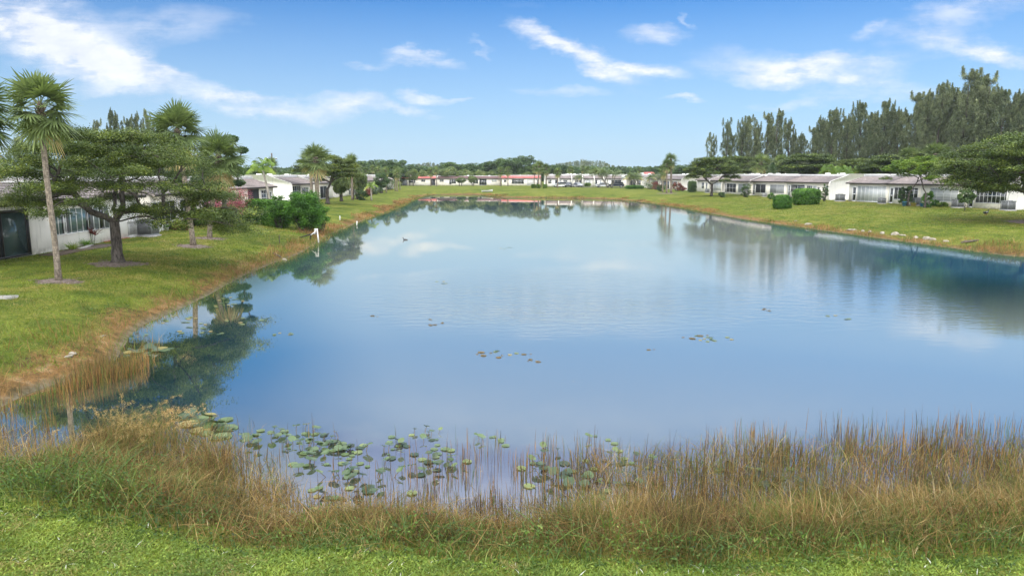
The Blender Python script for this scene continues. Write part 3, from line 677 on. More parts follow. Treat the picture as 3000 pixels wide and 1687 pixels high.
def feather_palm(name, h, seed, L=1.6, nfr=14, nl=22, lean=(0, 0), tr=.07, stems=1, spread=.5, mat='coco', droop=1.0, shaft=True):
    rng = np.random.default_rng(seed); root = empty(name, (0, 0, 0)); mt = MB(); mb = MB(); ms = MB()
    for s_ in range(stems):
        a0 = rng.uniform(0, 6.28); b0 = np.array([math.cos(a0), math.sin(a0), 0]) * (spread * .35 * (stems > 1)); hh = h * rng.uniform(.72, 1.0) if stems > 1 else h
        ln = np.array([lean[0], lean[1], 0.]) + (np.array([math.cos(a0), math.sin(a0), 0]) * spread * rng.uniform(.4, 1.1) if stems > 1 else 0)
        t = np.linspace(0, 1, 8); pts = b0 + np.outer(t ** 1.4, ln) + np.outer(t, (0, 0, hh))
        mt.tube(pts, tr * (1.25 - .4 * t), 8); top = pts[-1]
        if shaft: ms.tube(np.array([top - (0, 0, .05), top + (0, 0, .35)]), np.array([tr * .95, tr * .4]), 8, c=.75)
        for k in range(nfr):
            f = (k + .5) / nfr; az = k * 2.4 + rng.normal(0, .15); el = R(78) - f * R(85) + rng.normal(0, .08)
            ho = np.array([math.cos(az), math.sin(az), 0.]); s = np.linspace(0, 1, 9); LL = L * rng.uniform(.85, 1.1)
            rach = top + (0, 0, .28) + np.outer(s * LL * math.cos(el) * (1 - .12 * s), ho) + np.outer(s * LL * math.sin(el) - droop * LL * .62 * s ** 2.2, (0, 0, 1))
            mb.tube(rach, .012 * (1.2 - s), 3, c=.8, cap=False)
            q = np.linspace(.12, .99, nl); base = np.stack([np.interp(q, s, rach[:, j]) for j in range(3)], 1)
            tg = unit(np.gradient(base, axis=0)); sd = unit(np.cross(tg, (0, 0, 1))); cf = np.clip(.45 + rng.normal(0, .16), 0, .9)
            if f > .88: cf = rng.uniform(.8, 1)
            ll = LL * .34 * np.sin(np.clip(q * 1.05 + .12, 0, 1) * math.pi) ** .6 + .04
            for sg in (-1, 1):
                dr = unit(sd * sg + tg * .55 - np.array([0, 0, .25 + .25 * droop]))
                mid = base + dr * (ll * .5)[:, None]; tip = base + dr * ll[:, None]; tip[:, 2] -= ll * .35 * droop
                w = unit(np.cross(dr, sd * .3 + np.array([0, 0, 1.]))) * .5 * LL * .022
                V = np.stack([base - w * .6, base + w * .6, mid + w, mid - w, tip + w * .15, tip - w * .15], 1).reshape(-1, 3)
                bs = (np.arange(nl) * 6)[:, None]; Q = np.concatenate([bs + [[0, 1, 2, 3]], bs + [[3, 2, 4, 5]]], 1).reshape(-1, 4)
                mb.add(V, Q, c=np.repeat(np.clip(cf + rng.normal(0, .08, nl), 0, 1), 6))
    mt.build('trunk', M_palegrey, root, smooth=True); mb.build('crown', ML[mat], root)
    if shaft: ms.build('crownshaft', ML['hedge'], root, smooth=True)
    return root

def pine_tree(name, H, seed, Rb=3.2, nb=46, needles=26000, bare=.12, flare=.0, lean=(0, 0)):
    """casuarina: straight bole, rising branches, hanging needle sprays, ragged pointed tops"""
    rng = np.random.default_rng(seed); root = empty(name, (0, 0, 0)); mt = MB(); mb = MB()
    t = np.linspace(0, 1, 9); ax = np.stack([lean[0] * t + .25 * np.sin(t * 4 + seed), lean[1] * t, t * H], 1)
    mt.tube(ax, .24 * (1 - t) ** .8 + .02, 7)
    per = needles // nb
    for k in range(nb):
        f = bare + (1 - bare) * ((k + rng.random()) / nb) ** .85; f = min(f, .985)
        b = np.array([np.interp(f, t, ax[:, j]) for j in range(3)])
        L = Rb * (1 - f) ** .55 * rng.uniform(.35, 1.4) * (.6 + .4 * min(1, f * 3)) + .35 + flare * rng.random() * f
        az = rng.uniform(0, 2 * math.pi); el = R(rng.uniform(22, 50) + 14 * f); ho = np.array([math.cos(az), math.sin(az), 0])
        s = np.linspace(0, 1, 7); br = b + np.outer(s * L * math.cos(el), ho) + np.outer(L * math.sin(el) * s ** 1.6, (0, 0, 1)); br[1:] += rng.normal(0, .05 * L, (6, 3)) * .6
        # the branch end turns up into a plume
        up = rng.uniform(.6, 2.0) * (.5 + L / Rb * .5); tip = br[-1] + np.array([rng.normal(0, .12), rng.normal(0, .12), up]); br = np.vstack([br, tip]); s2 = np.linspace(0, 1, 8)
        mt.tube(br, .05 * (1 - .85 * s2) * (1 - f * .5), 4, cap=False)
        nc = 11; fr = np.concatenate([rng.uniform(.3, .85, 5), np.linspace(.84, 1.0, 6)]); w = np.concatenate([np.full(5, .95), (.7, .6, .5, .38, .26, .15)]) * (.6 + .4 * L / Rb)
        cl = np.stack([np.interp(fr, s2, br[:, j]) for j in range(3)], 1)
        m = per // nc + 1
        ctr = np.repeat(cl, m, 0) + rng.normal(0, 1, (nc * m, 3)) * (.26, .26, .30) * np.repeat(w, m)[:, None]
        axd = unit(np.repeat(rng.normal(0, .5, (nc, 3)), m, 0) + np.array([0, 0, -.75]) + ho * .5)
        cc = np.clip(.42 + np.repeat(rng.normal(0, .2, nc), m) + .12 * (f - .5) + rng.normal(0, .17, nc * m), 0, 1)
        leaves(mb, ctr, rng.uniform(.3, .7, nc * m), rng, aspect=.075, c=cc, axis=axd)
    mt.build('trunk', M_bark, root); mb.build('crown', ML['pine'], root)
    return root

def broad_tree(name, H, Rad, seed, nl=9000, leaf=.26, mat='broad', zc=.62, zr=.40, tr=.2, tiers=0, hang=0, stems=1):
    rng = np.random.default_rng(seed); root = empty(name, (0, 0, 0)); mt = MB(); mb = MB()
    nc = 46; d = unit(rng.normal(size=(nc, 3))); rr = rng.uniform(.55, 1, nc)[:, None]
    C = d * rr * (Rad * .82, Rad * .82, H * zr * .85) + (0, 0, H * zc); C[:, 2] = np.maximum(C[:, 2], H * (zc - zr) + .2)
    if tiers: C[:, 2] = np.round(C[:, 2] / (H / tiers)) * H / tiers
    for s_ in range(stems):
        off = np.array([rng.normal(0, .12 * (stems > 1) * Rad), rng.normal(0, .12 * (stems > 1) * Rad), 0])
        hf = H * (zc - zr * .8); p = trunk_pts(hf, (0, 0), rng) + off; mt.tube(p, tr * np.linspace(1.2, .8, 7), 7)
        sel = C[s_::stems]
        for pt, r_ in grow(rng, p[-1], sel, r_tip=tr * .16, r_max=tr * .6): mt.tube(pt, r_, 4, cap=False)
    mt.build('trunk', M_bark, root)
    m = nl // nc
    s = Rad * rng.uniform(.17, .32, nc)
    ctr = np.repeat(C, m, 0) + unit(rng.normal(size=(nc * m, 3))) * (np.repeat(s, m) * rng.uniform(.35, 1.05, nc * m) ** .6)[:, None] * (1, 1, .62 if not hang else 1.1)
    cc = np.clip(.45 + np.repeat(rng.normal(0, .15, nc), m) + rng.normal(0, .17, nc * m), 0, 1)
    leaves(mb, ctr, rng.uniform(.6, 1.3, nc * m) * leaf, rng, aspect=.55 if not hang else .2, flat=.25 if not hang else 0, c=cc, axis=None if not hang else np.tile([0, 0, -1.], (nc * m, 1)))
    mb.build('crown', ML[mat], root)
    return root

def clipped_hedge(name, L, Wd, H, seed, n=9000, leaf=.09, mat='hedge', rnd=.25, lx=0, flare=0.0):
    """sheared hedge: leafy skin on a rounded block, twiggy inside"""
    rng = np.random.default_rng(seed); root = empty(name, (0, 0, 0)); mb = MB(); mt = MB()
    P_ = rng.uniform(-1, 1, (n, 3)); ax = rng.integers(0, 3, n); sg = np.where(rng.random(n) < .5, -1, 1)
    face = np.where(ax == 2, np.where(rng.random(n) < .88, 1, -1), sg); P_[np.arange(n), ax] = face
    nr = (np.abs(P_) ** (2 / max(rnd, .05))).sum(1) ** (rnd / 2); P_ = P_ / nr[:, None]
    P_ *= rng.uniform(.80, 1.02, n)[:, None]; P_ *= 1 + .05 * np.sin(P_[:, :1] * 9 + seed) * np.cos(P_[:, 2:] * 7) 
    wz = 1 + flare * P_[:, 2:3]
    C = P_ * (L / 2, Wd / 2, H / 2) * np.concatenate([wz, wz, np.ones((n, 1))], 1) + (0, 0, H / 2)
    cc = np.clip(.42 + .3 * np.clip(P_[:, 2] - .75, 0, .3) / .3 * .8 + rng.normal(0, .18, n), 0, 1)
    leaves(mb, C, rng.uniform(.7, 1.3, n) * leaf, rng, aspect=.6, c=cc, n=P_ + rng.normal(0, .7, (n, 3)))
    for k in range(int(max(6, L * 5))):
        x, y = rng.uniform(-.4, .4) * L, rng.uniform(-.35, .35) * Wd
        for j in range(3):
            mt.tube(np.array([(x, y, 0), (x + rng.normal(0, .08), y + rng.normal(0, .08), H * .45), (x + rng.normal(0, .2), y + rng.normal(0, .15), H * .85)]), (.02, .015, .006), 4, cap=False)
    # dense inner fill of larger leaves in the darkest tone
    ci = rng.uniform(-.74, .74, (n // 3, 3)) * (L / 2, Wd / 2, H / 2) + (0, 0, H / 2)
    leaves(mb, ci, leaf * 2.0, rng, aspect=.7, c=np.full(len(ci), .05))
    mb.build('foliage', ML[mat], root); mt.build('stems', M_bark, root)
    return root

def bush(name, Rx, Ry, H, seed, n=9000, leaf=.12, mat='hedge', whorl=True, stems=9, nc=60, lowgap=.08):
    """loose shrub: many stems, leaves in whorls at their ends"""
    rng = np.random.default_rng(seed); root = empty(name, (0, 0, 0)); mb = MB(); mt = MB()
    d = unit(rng.normal(size=(nc, 3)) * (1, 1, 1)); C = d * rng.uniform(.5, 1, (nc, 1)) * (Rx, Ry, H * .5) + (0, 0, H * .52); C[:, 2] = np.clip(C[:, 2], H * lowgap, H * 1.05)
    for c in C[:stems * 4]:
        b = np.array([c[0] * .25, c[1] * .25, 0]) + rng.normal(0, .05, 3) * (1, 1, 0)
        mt.tube(np.array([b, b * .5 + c * .5 + (0, 0, H * .06), c]), (.022, .014, .006), 4, cap=False)
    m = n // nc; R0 = (Rx + Ry) * .5
    ctr = np.repeat(C, m, 0) + rng.normal(0, 1, (nc * m, 3)) * R0 * (.13 if whorl else .2) * (1, 1, .8)
    ax = unit(ctr - np.repeat(C, m, 0) + (0, 0, .04))
    cc = np.clip(.42 + np.repeat(rng.normal(0, .17, nc), m) + rng.normal(0, .15, nc * m), 0, 1)
    leaves(mb, ctr, rng.uniform(.7, 1.3, nc * m) * leaf, rng, aspect=.5, flat=.3, c=cc, axis=ax)
    mb.build('foliage', ML[mat], root); mt.build('stems', M_bark, root)
    return root

def place(o, p, rz=0.0, sc=1.0, label=None, cat=None, group=None, sink=.05):
    o.location = (float(p[0]), float(p[1]), float(p[2]) - sink); o.rotation_euler = (0, 0, rz)
    o.scale = (sc, sc, sc) if np.isscalar(sc) else sc
    return tag(o, label, cat, group)
def ring(name, p, r, seed, label, mat):
    """mulched or root-bound bare earth round a trunk"""
    rng = np.random.default_rng(seed); mb = MB(); k = 26
    V = [(0, 0, .07)]; 
    for j in range(2):
        for i in range(k):
            a = 2 * math.pi * i / k; rr = r * (.55 if j == 0 else 1) * (1 + rng.normal(0, .10)); x, y = rr * math.cos(a) * 1.15, rr * math.sin(a)
            V.append((x, y, gz(p[0] + x, p[1] + y) - p[2] + (.055 + rng.normal(0, .012) if j == 0 else -.02)))
    T = [(0, 1 + i, 1 + (i + 1) % k) for i in range(k)]; Q = [(1 + i, 1 + k + i, 1 + k + (i + 1) % k, 1 + (i + 1) % k) for i in range(k)]
    mb.add(V, Q, T)
    for i in range(60):
        a, rr = rng.uniform(0, 6.28), r * math.sqrt(rng.random()) * .95; x, y = rr * math.cos(a) * 1.15, rr * math.sin(a)
        d = rng.normal(0, .12, 2); z = gz(p[0] + x, p[1] + y) - p[2] + .05
        mb.obox((x, y, z), (x + d[0], y + d[1], z + .01), .018, .015)
    o = mb.build(name, mat); o.location = tuple(float(c) for c in p)
    return tag(o, label, None, None, 'structure')
# ------------------------------------------------------------------ villas
M_wall = m_stucco('cream_stucco', (.82, .77, .66), (.30, .27, .21))
M_wall2 = m_stucco('white_stucco', (.86, .83, .76), (.36, .34, .30))
M_white = m_plain('white_roof_paint', (.88, .87, .84), .7, .08, 1.5, .2)
M_trim = m_plain('white_trim', (.78, .78, .76), .5, .05)
M_dtrim = m_plain('dark_bronze_trim', (.035, .030, .028), .4, .1)
M_fascia = m_plain('brown_fascia', (.05, .042, .038), .6, .1)
M_screen = m_plain('dark_screen', (.030, .033, .036), .7, .2, 2.0, spec=.3)
M_gscreen = m_plain('grey_screen', (.30, .31, .31), .8, .08, 1.0)
M_glassd = m_glass('dark_glass', (.022, .028, .03))
M_glassg = m_glass('green_glass', (.10, .15, .14), .05)
M_blind = m_plain('pale_blind', (.46, .48, .47), .35, .1, 1.0, spec=.8)
M_garage = m_plain('garage_panel', (.60, .59, .55), .6, .1)
M_soil = m_plain('soil_bed', (.09, .065, .05), .95, .3, 5, .8, col2=(.15, .115, .085))
M_conc = m_plain('concrete', (.46, .44, .40), .85, .2, 4, .5)
def m_roof(name, c1, c2):
    m, q = newmat(name); tcn = q.n('ShaderNodeTexCoord').outputs['Object']; sp = q.n('ShaderNodeSeparateXYZ', {0: tcn}).outputs
    row = q.m('FLOOR', q.m('MULTIPLY', sp[1], 3.2)); xx = q.m('MULTIPLY_ADD', row, .5, q.m('MULTIPLY', sp[0], 3.6))
    wn = q.n('ShaderNodeTexWhiteNoise', {0: q.n('ShaderNodeCombineXYZ', {0: q.m('FLOOR', xx), 1: row, 2: 0.0}).outputs[0]}, noise_dimensions='3D').outputs[0]
    fr = q.m('FRACT', xx); joint = q.rng(q.m('ABSOLUTE', q.m('SUBTRACT', fr, .5)), .42, .5)
    cc = q.mix(wn, (*c1, 1), (*c2, 1)); cc = q.mix(q.m('MULTIPLY', joint, .6), cc, tuple(x * .35 for x in c1) + (1,))
    cc = q.mix(q.rng(q.noise(tcn, .9, 5), .4, .75, 0, .4), cc, tuple(x * .55 for x in c1) + (1,))
    bp = q.n('ShaderNodeBump', {'Strength': .6, 'Distance': .02, 'Height': q.m('SUBTRACT', 1.0, joint)}).outputs[0]
    return finish(m, q, q.n('ShaderNodeBsdfPrincipled', {'Base Color': cc, 'Roughness': .75, 'Specular IOR Level': .3, 'Normal': bp}).outputs[0])
M_tile = m_roof('grey_brown_tile', (.22, .185, .17), (.32, .27, .25))
M_red = m_roof('salmon_tile', (.52, .15, .14), (.64, .24, .21))
M_maroon = m_roof('maroon_tile', (.15, .085, .08), (.22, .13, .12))
M_orange = m_roof('orange_tile', (.52, .26, .16), (.60, .34, .22))

def solve_t(u, pa, pb, z=None):
    """metres along pa->pb whose image column is u"""
    pa, pb = np.array(pa, float), np.array(pb, float); d = pb - pa; L = np.linalg.norm(d[:2]); k = (u - CU) / FPX
    zz = (z if z is not None else pa[2] + 1.3) - CAMZ; cp, sp = math.cos(PITCH), math.sin(PITCH)
    # x = k*(y cp - zz sp)
    ex, ey = d[0] / L, d[1] / L
    return (k * (pa[1] * cp - zz * sp) - pa[0]) / (ex - k * ey * cp)

def framed(root, name, a, b, z0, z1, y=-.03, cols=2, rows=1, glass=None, frame=None, fw=.05, kind='pane'):
    """window/door/screen: frame with mullions and glass set just inside it (facade plane at y=0, outward is -y)"""
    mb = MB(); frame = frame or M_trim; glass = glass or M_glassd
    mb.box(a, a + fw, y - .03, y + .02, z0, z1); mb.box(b - fw, b, y - .03, y + .02, z0, z1)
    mb.box(a + fw, b - fw, y - .03, y + .02, z0, z0 + fw); mb.box(a + fw, b - fw, y - .03, y + .02, z1 - fw, z1)
    for i in range(1, cols):
        x = a + (b - a) * i / cols; mb.box(x - fw * .35, x + fw * .35, y - .022, y + .018, z0 + fw, z1 - fw)
    for j in range(1, rows):
        z = z0 + (z1 - z0) * j / rows; mb.box(a + fw, b - fw, y - .018, y + .014, z - fw * .3, z + fw * .3)
    f = mb.build(name, frame, root)
    MB().box(a + fw * .6, b - fw * .6, y + .002, y + .006, z0 + fw * .6, z1 - fw * .6).build(kind, glass, f)
    return f

def villa(label, pa, pb, feats, D=9.0, he=2.62, roof=M_tile, wall=M_wall, finL=False, finR=True, group=None, over=.42, rise=.95, name='villa', top=1.22, courses=7, vents=3, seed=0, pent=True):
    """pa, pb: ground points of the facade's left and right ends as seen from the water"""
    pa, pb = np.array(pa, float), np.array(pb, float); z0 = min(gz(*pa[:2]), gz(*pb[:2])); pa[2] = pb[2] = z0
    d = pb - pa; L = float(np.linalg.norm(d[:2])); rz = math.atan2(d[1], d[0])
    root = empty(name, pa, rz, label, 'house', group)
    MB().box(0, L, 0, D, -.6, he).build('wall', wall, root)
    dep = 2.7; mb = MB()
    for k in range(courses):         # tile courses, each lapping the one below
        f0, f1 = k / courses, (k + 1) / courses; y0, y1 = -over + (dep + over) * f0, -over + (dep + over) * f1
        a0, a1 = he + .02 + rise * f0, he + .02 + rise * f1
        mb.prism([(y0, a0 - .10 if k == 0 else a0 - .01), (y0, a0 + .055), (y1, a1 + .01), (y1, a1 - .08)], 0 if finL else -.25, L if finR else L + .25)
    rf = mb.build('roof', roof, root)
    MB().box(0 if finL else -.27, L if finR else L + .27, -over - .03, -over - .003, he - .13, he + .045).build('fascia', M_fascia, root)
    # upper white block (flat roof with parapet) behind the tiles
    if pent:
        mb = MB(); mb.box(.0 if finL else -.2, L if finR else L + .2, dep - .25, D, he, he + top)
        mb.box(-.02, L + .02, dep - .32, dep - .253, he + top - .16, he + top + .02)
        ub = mb.build('parapet', M_white, root)
        rng = np.random.default_rng(seed + 5)
        for k in range(vents):
            x = rng.uniform(.08, .92) * L; y = rng.uniform(3.4, 7); mv = MB(); mv.tube(np.array([(x, y, he + top - .02), (x, y, he + top + .22)]), .06, 7)
            if rng.random() < .5: mv = MB(); mv.box(x + .5, x + 1.1, y, y + .6, he + top, he + top + .24)
            mv.build('roof_vent', M_white, root)
    prof = [(-.62, -.5), (-.62, he - .22), (-.52, he + .06), (-.30, he + .26), (dep * .6, he + rise * .72 + .2), (dep - .1, he + top + .06), (dep + .5, he + top + .10), (D + .1, he + top + .10), (D + .1, -.5)]
    if finL: MB().prism(prof, -.24, 0).build('party_wall', M_wall2, root)
    if finR: MB().prism(prof, L, L + .24).build('party_wall', M_wall2, root)
    for ft in feats:
        k, a, b = ft[0], ft[1], ft[2]
        if a > 40 or b > 40:            # given as image columns
            a, b = solve_t(a, pa, pb), solve_t(b, pa, pb)
        o = dict(z0=.05, z1=2.1); o.update(ft[3] if len(ft) > 3 else {}); a, b = max(.06, a), min(L - .06, b)
        if b - a < .25: continue
        if k == 'win': w = framed(root, 'window', a, b, o.get('z0'), o['z1'], cols=o.get('c', 3), rows=o.get('r', 2), glass=o.get('g', M_glassd), frame=o.get('f', M_trim)); 
        elif k == 'door': w = framed(root, 'door', a, b, .03, o['z1'], cols=1, rows=o.get('r', 2), glass=o.get('g', M_glassd), fw=.12); MB().box(b - .1, b - .06, -.10, -.05, 1.0, 1.12).build('handle', M_dtrim, w)
        elif k == 'slide': framed(root, 'sliding_door', a, b, .06, o['z1'], cols=o.get('c', 2), rows=1, glass=o.get('g', M_glassd), frame=o.get('f', M_trim), fw=o.get('fw', .06))
        elif k == 'screen': framed(root, 'screen', a, b, o['z0'], o.get('z1', 2.35), cols=o.get('c', 3), rows=o.get('r', 1), glass=o.get('g', M_screen), frame=o.get('f', M_trim), fw=.05, kind='mesh')
        elif k == 'garage': framed(root, 'garage_door', a, b, .03, o['z1'], cols=1, rows=4, glass=M_garage, fw=.06, kind='panel')
        elif k == 'fascia': pass
        elif k == 'spout':
            x = a; mb = MB(); mb.box(x, x + .09, -.10, -.02, .25, he - .12); mb.obox((x + .045, -.06, .27), (x + .045, -.45, .08), .09, .08); mb.build('downspout', M_trim, root)
        elif k == 'band': MB().box(a, b, -.055, -.002, o['z0'], o['z1']).build('sill', M_trim, root)
    return root, L

# right row ------------------------------------------------------------------
RA, RB = np.array([54.4, 79.5]), np.array([48.9, 105.0])      # nearest long block, near and far ends
def line(p, q, t): return np.array([*(p + (q - p) * t), 0.0])
cN = lambda c, r, g=None, **k: dict(c=c, r=r, **({'g': g} if g else {}), **k)
# block C is split at its downspouts into four homes
def on(u, p=RA, q=RB): t = solve_t(u, (*q, 1.0), (*p, 1.0)); return line(q, p, t / np.linalg.norm(q - p))
c0, c1, c2, c3, c4 = on(2487), on(2603), on(2697), on(2836), on(2962)
gR = 'villas along the right bank'
villa('cream villa with seven tall white framed panes, just right of the two clipped hedges', c0, c1, [('door', 2498, 2510), ('slide', 2512, 2596, dict(z1=2.25, c=7, g=M_blind)), ('spout', 2601, 2603)], finR=False, group=gR, seed=1)
villa('cream villa behind the two slender trees and flower pots', c1, c2, [('door', 2607, 2619), ('win', 2620, 2690, dict(z0=.55, z1=2.15, c=6, r=1)), ], finR=False, group=gR, seed=2)
villa('cream villa with a jalousie window of four columns of grey slats', c2, c3, [('win', 2725, 2808, dict(z0=.55, z1=2.2, c=4, r=5, g=M_blind)), ], finR=False, group=gR, seed=3)
villa('cream villa with a wide grey window wall of many panes near the grazing duck', c3, c4, [('door', 2840, 2855, dict(r=1)), ('win', 2859, 2957, dict(z0=.62, z1=2.3, c=8, r=2)), ('spout', 2960, 2962)], finR=True, group=gR, seed=4)
e0 = np.array([56.5, 76.5, 0]); e1 = np.array([61.5, 55.0, 0])
villa('cream villa cut off by the right edge behind the spreading tree', e0, e1, [('screen', 1.2, 4.5, dict(z0=.9)), ('win', 7, 10, dict(z0=.8)), ('slide', 12, 15)], finR=True, finL=False, group=gR, seed=5)
# block B
B0, B1 = np.array([44.6, 135.5]), np.array([48.7, 110.5])
def onB(u): t = solve_t(u, (*B0, 1.0), (*B1, 1.0)); return line(B0, B1, t / np.linalg.norm(B1 - B0))
b0, b1, b2 = onB(2204), onB(2305), onB(2437)
villa('villa with a dark screened porch beside a white curved party wall', b0, b1, [('door', 2206, 2213), ('screen', 2214, 2244, dict(z0=.5, c=2)), ('screen', 2256, 2298, dict(z0=.55, c=2, g=M_gscreen)), ('spout', 2300, 2302)], finL=True, finR=False, group=gR, seed=6)
v, Lb = villa('villa behind the two clipped hedges, with a cream gable end and small gable window', b1, b2, [('door', 2309, 2316), ('win', 2317, 2358, dict(z0=.9, z1=2.2, c=2, r=2)), ('win', 2364, 2380, dict(z0=.5)), ('slide', 2382, 2393, dict(c=1, g=M_blind)), ('win', 2395, 2402, dict(z0=.4, z1=1.9, c=1, r=3)), ('screen', 2418, 2434, dict(z0=.6, c=1, g=M_gscreen))], finR=True, group=gR, seed=7)
# small window in the gable end
mb = MB(); X = Lb + .24; mb.box(X, X + .03, 4.1, 4.75, 1.05, 2.0); f = mb.build('window', M_trim, v); MB().box(X + .03, X + .034, 4.16, 4.69, 1.1, 1.95).build('pane', M_glassd, f)
# block E, F
E0, E1 = np.array([42.0, 178.0]), np.array([44.3, 137.0])
def onE(u): t = solve_t(u, (*E0, 1.0), (*E1, 1.0)); return line(E0, E1, t / np.linalg.norm(E1 - E0))
q0, q1, q2, q3 = onE(2042), onE(2085), onE(2123), onE(2202)
villa('villa right of the clipped dark green column, behind the layered tree', q0, q1, [('win', 2056, 2063, dict(z0=.7, c=1)), ('door', 2068, 2073)], finR=True, group=gR, seed=8)
villa('villa with a white louvred upper window just right of the layered tree trunk', q1, q2, [('win', 2091, 2113, dict(z0=.5, z1=2.2, c=3, r=3, g=M_blind)), ('door', 2088, 2091)], finR=True, group=gR, seed=9)
villa('villa with glazed porch and rounded bush at its right end', q2, q3, [('door', 2124, 2129), ('screen', 2129, 2157, dict(z0=.3, c=3, r=2)), ('screen', 2163, 2196, dict(z0=.4, c=2, g=M_gscreen))], finR=False, group=gR, seed=10)
F0, F1 = np.array([40.0, 212.0]), np.array([42.2, 180.0])
villa('villa half hidden between the palm trio and the clipped column', (*F0, 0), (*F1, 0), [('screen', 3, 9, dict(z0=.2)), ('slide', 12, 20, dict(c=5)), ('win', 22, 27, dict(z0=.7))], finR=True, group=gR, seed=11)
villa('farthest villa of the right row, seen between palm clumps', (36, 226, 0), (38.6, 214, 0), [('screen', 2, 6, dict(z0=.2)), ('win', 7, 10, dict(z0=.7))], finR=True, finL=True, group=gR, seed=12)

# left row --------------------------------------------------------------------
gL = 'villas along the left bank'
LA, LB = np.array([-23.85, 35.9]), np.array([-24.3, 47.3])
# nearest home: porch with sliding door at the frame edge, then a rough wall and a long window
M_wallrough = M_wall2
villa('near left villa with a dark sliding door and pale curtain, at the left edge', (-23.35, 29.5, 0), (-23.85, 35.8, 0), [('slide', 1.3, 6.2, dict(z1=2.3, c=2, g=M_screen, f=M_dtrim, fw=.1)), ('slide', 4.0, 6.0, dict(z1=2.22, c=1, g=M_glassg, f=M_dtrim))], finR=False, group=gL, wall=M_wall2, seed=21, courses=8, vents=1)
v, L1 = villa('left villa with a long row of white framed panes behind the big tree', (*LA, 0), (*LB, 0), [('win', 150, 318, dict(z0=.78, z1=2.18, c=10, r=1, g=M_glassg)), ('win', 184, 192, dict(z0=.85, z1=2.1, c=1))], finR=False, finL=False, group=gL, wall=M_wall2, seed=22, courses=8, vents=2)
for x0, x1 in ((2.62, 3.3), (5.0, 5.7), (6.5, 7.1)): MB().box(x0, x1, -.034, -.029, .85, 2.1).build('curtain_gap', M_glassd, v)
villa('left villa with dark screened porch, behind the big tree', (-24.6, 49.5, 0), (-26.2, 60.5, 0), [('band', .1, 7.9, dict(z0=.0, z1=.62)), ('screen', .2, 5.2, dict(z0=.62, c=4)), ('spout', 5.6, 6), ('screen', 6.4, 10.2, dict(z0=.62, c=4))], finR=False, group=gL, seed=23)
villa('left villa behind the pink flowering tree, with a dark doorway', (-28.5, 64.0, 0), (-28.3, 86.5, 0), [('slide', 3, 7, dict(c=3)), ('screen', 9, 12.4, dict(z0=.5)), ('screen', 727, 758, dict(z0=.05, z1=2.45, c=1, f=M_dtrim)), ('win', 765, 787, dict(z0=.5, z1=2.3, c=3, r=4)), ('door', 789, 795)], finR=False, group=gL, seed=24)
L4a, L4b = (-30.2, 98.5, 0), (-30.6, 112.5, 0)
v, L4 = villa('left villa with a big plain cream gable above the leafy shrub', L4a, L4b, [('win', 857, 880, dict(z0=.3, z1=2.4, c=4, r=3)), ('win', 884, 903, dict(z0=.8, z1=2.1, c=4, r=3))], finL=True, finR=False, group=gL, seed=25)
villa('left villa behind the tall fan palm', (-31.0, 114.5, 0), (-31.2, 127.0, 0), [('win', 922, 932, dict(z0=.4, c=2, r=1)), ('screen', 937, 957, dict(z0=.1, c=2))], finL=True, finR=False, group=gL, seed=26)
villa('left villa behind the pair of drooping trees', (-31.3, 129, 0), (-31.7, 150, 0), [('win', 964, 978, dict(z0=.5, c=3, r=4)), ('win', 12, 14), ('slide', 16, 19)], finL=True, finR=True, group=gL, seed=27)
villa('left villa far down the row, right of the drooping trees', (-32, 156, 0), (-32.3, 177, 0), [('win', 1061, 1068, dict(z0=.3, c=1, g=M_blind)), ('screen', 8, 12), ('win', 15, 18)], finL=True, finR=True, group=gL, seed=28)
villa('last villa of the left row, half behind dark round trees', (-32.5, 180, 0), (-33, 200, 0), [('win', 3, 6, dict(z0=.6)), ('slide', 9, 13)], finL=True, finR=True, group=gL, seed=29)

# far row, facing the camera -------------------------------------------------------
gF = 'villas across the far end of the lake'
YF = 258.0
def fx(u, y): return at_depth(u, y, 1.0)
def far(label, u0, u1, y, feats, **k):
    a, b = fx(u0, y), fx(u1, y); return villa(label, a, b, feats, group=gF, D=10, **k)
far('cream villa with a salmon red roof, leftmost at the far shore', 1177, 1259, YF, [('screen', 1178, 1192, dict(z0=.05, c=1, f=M_dtrim, g=M_gscreen)), ('win', 1197, 1211, dict(z0=.9, c=3)), ('win', 1212, 1217, dict(z0=.9, c=2)), ('win', 1234, 1246, dict(z0=1.3, c=2))], roof=M_red, finR=False, seed=31, rise=.8, top=.9, he=2.5, vents=2)
far('narrow far villa of red roof with a dark porch between pale posts', 1260, 1279, YF + .6, [('screen', 1261, 1275, dict(z0=.05, z1=2.3, c=2))], roof=M_red, finR=True, seed=32, rise=.8, top=.9, he=2.5, vents=1)
far('far villa with a grey maroon roof and a big white framed window', 1281, 1385, YF, [('win', 1288, 1300, dict(z0=1.3, c=2)), ('win', 1316, 1323, dict(z0=.4, c=1)), ('win', 1323, 1336, dict(z0=.7, c=2)), ('win', 1378, 1384, dict(z0=.8, c=1))], roof=M_maroon, finR=False, seed=33, rise=.8, top=.85, he=2.5)
far('far villa with a maroon roof and tall dark sliding doors', 1386, 1465, YF + .4, [('win', 1386, 1401, dict(z0=.7, c=2)), ('slide', 1404, 1426, dict(z1=2.3, c=3)), ('win', 1440, 1455, dict(z0=1.3, c=2, g=M_blind))], roof=M_maroon, finR=True, seed=34, rise=.8, top=.85, he=2.5)
far('far villa with a bright red roof, four dark windows and a garage door', 1470, 1584, YF - 1, [('screen', 1476, 1484, dict(z0=1.2)), ('win', 1499, 1535, dict(z0=.6, z1=2.2, c=4, r=3)), ('garage', 1544, 1567, dict(z1=2.2)), ('door', 1572, 1577)], roof=M_red, finR=False, seed=35, rise=.8, top=1.0, he=2.6)
ys_ = 240.0
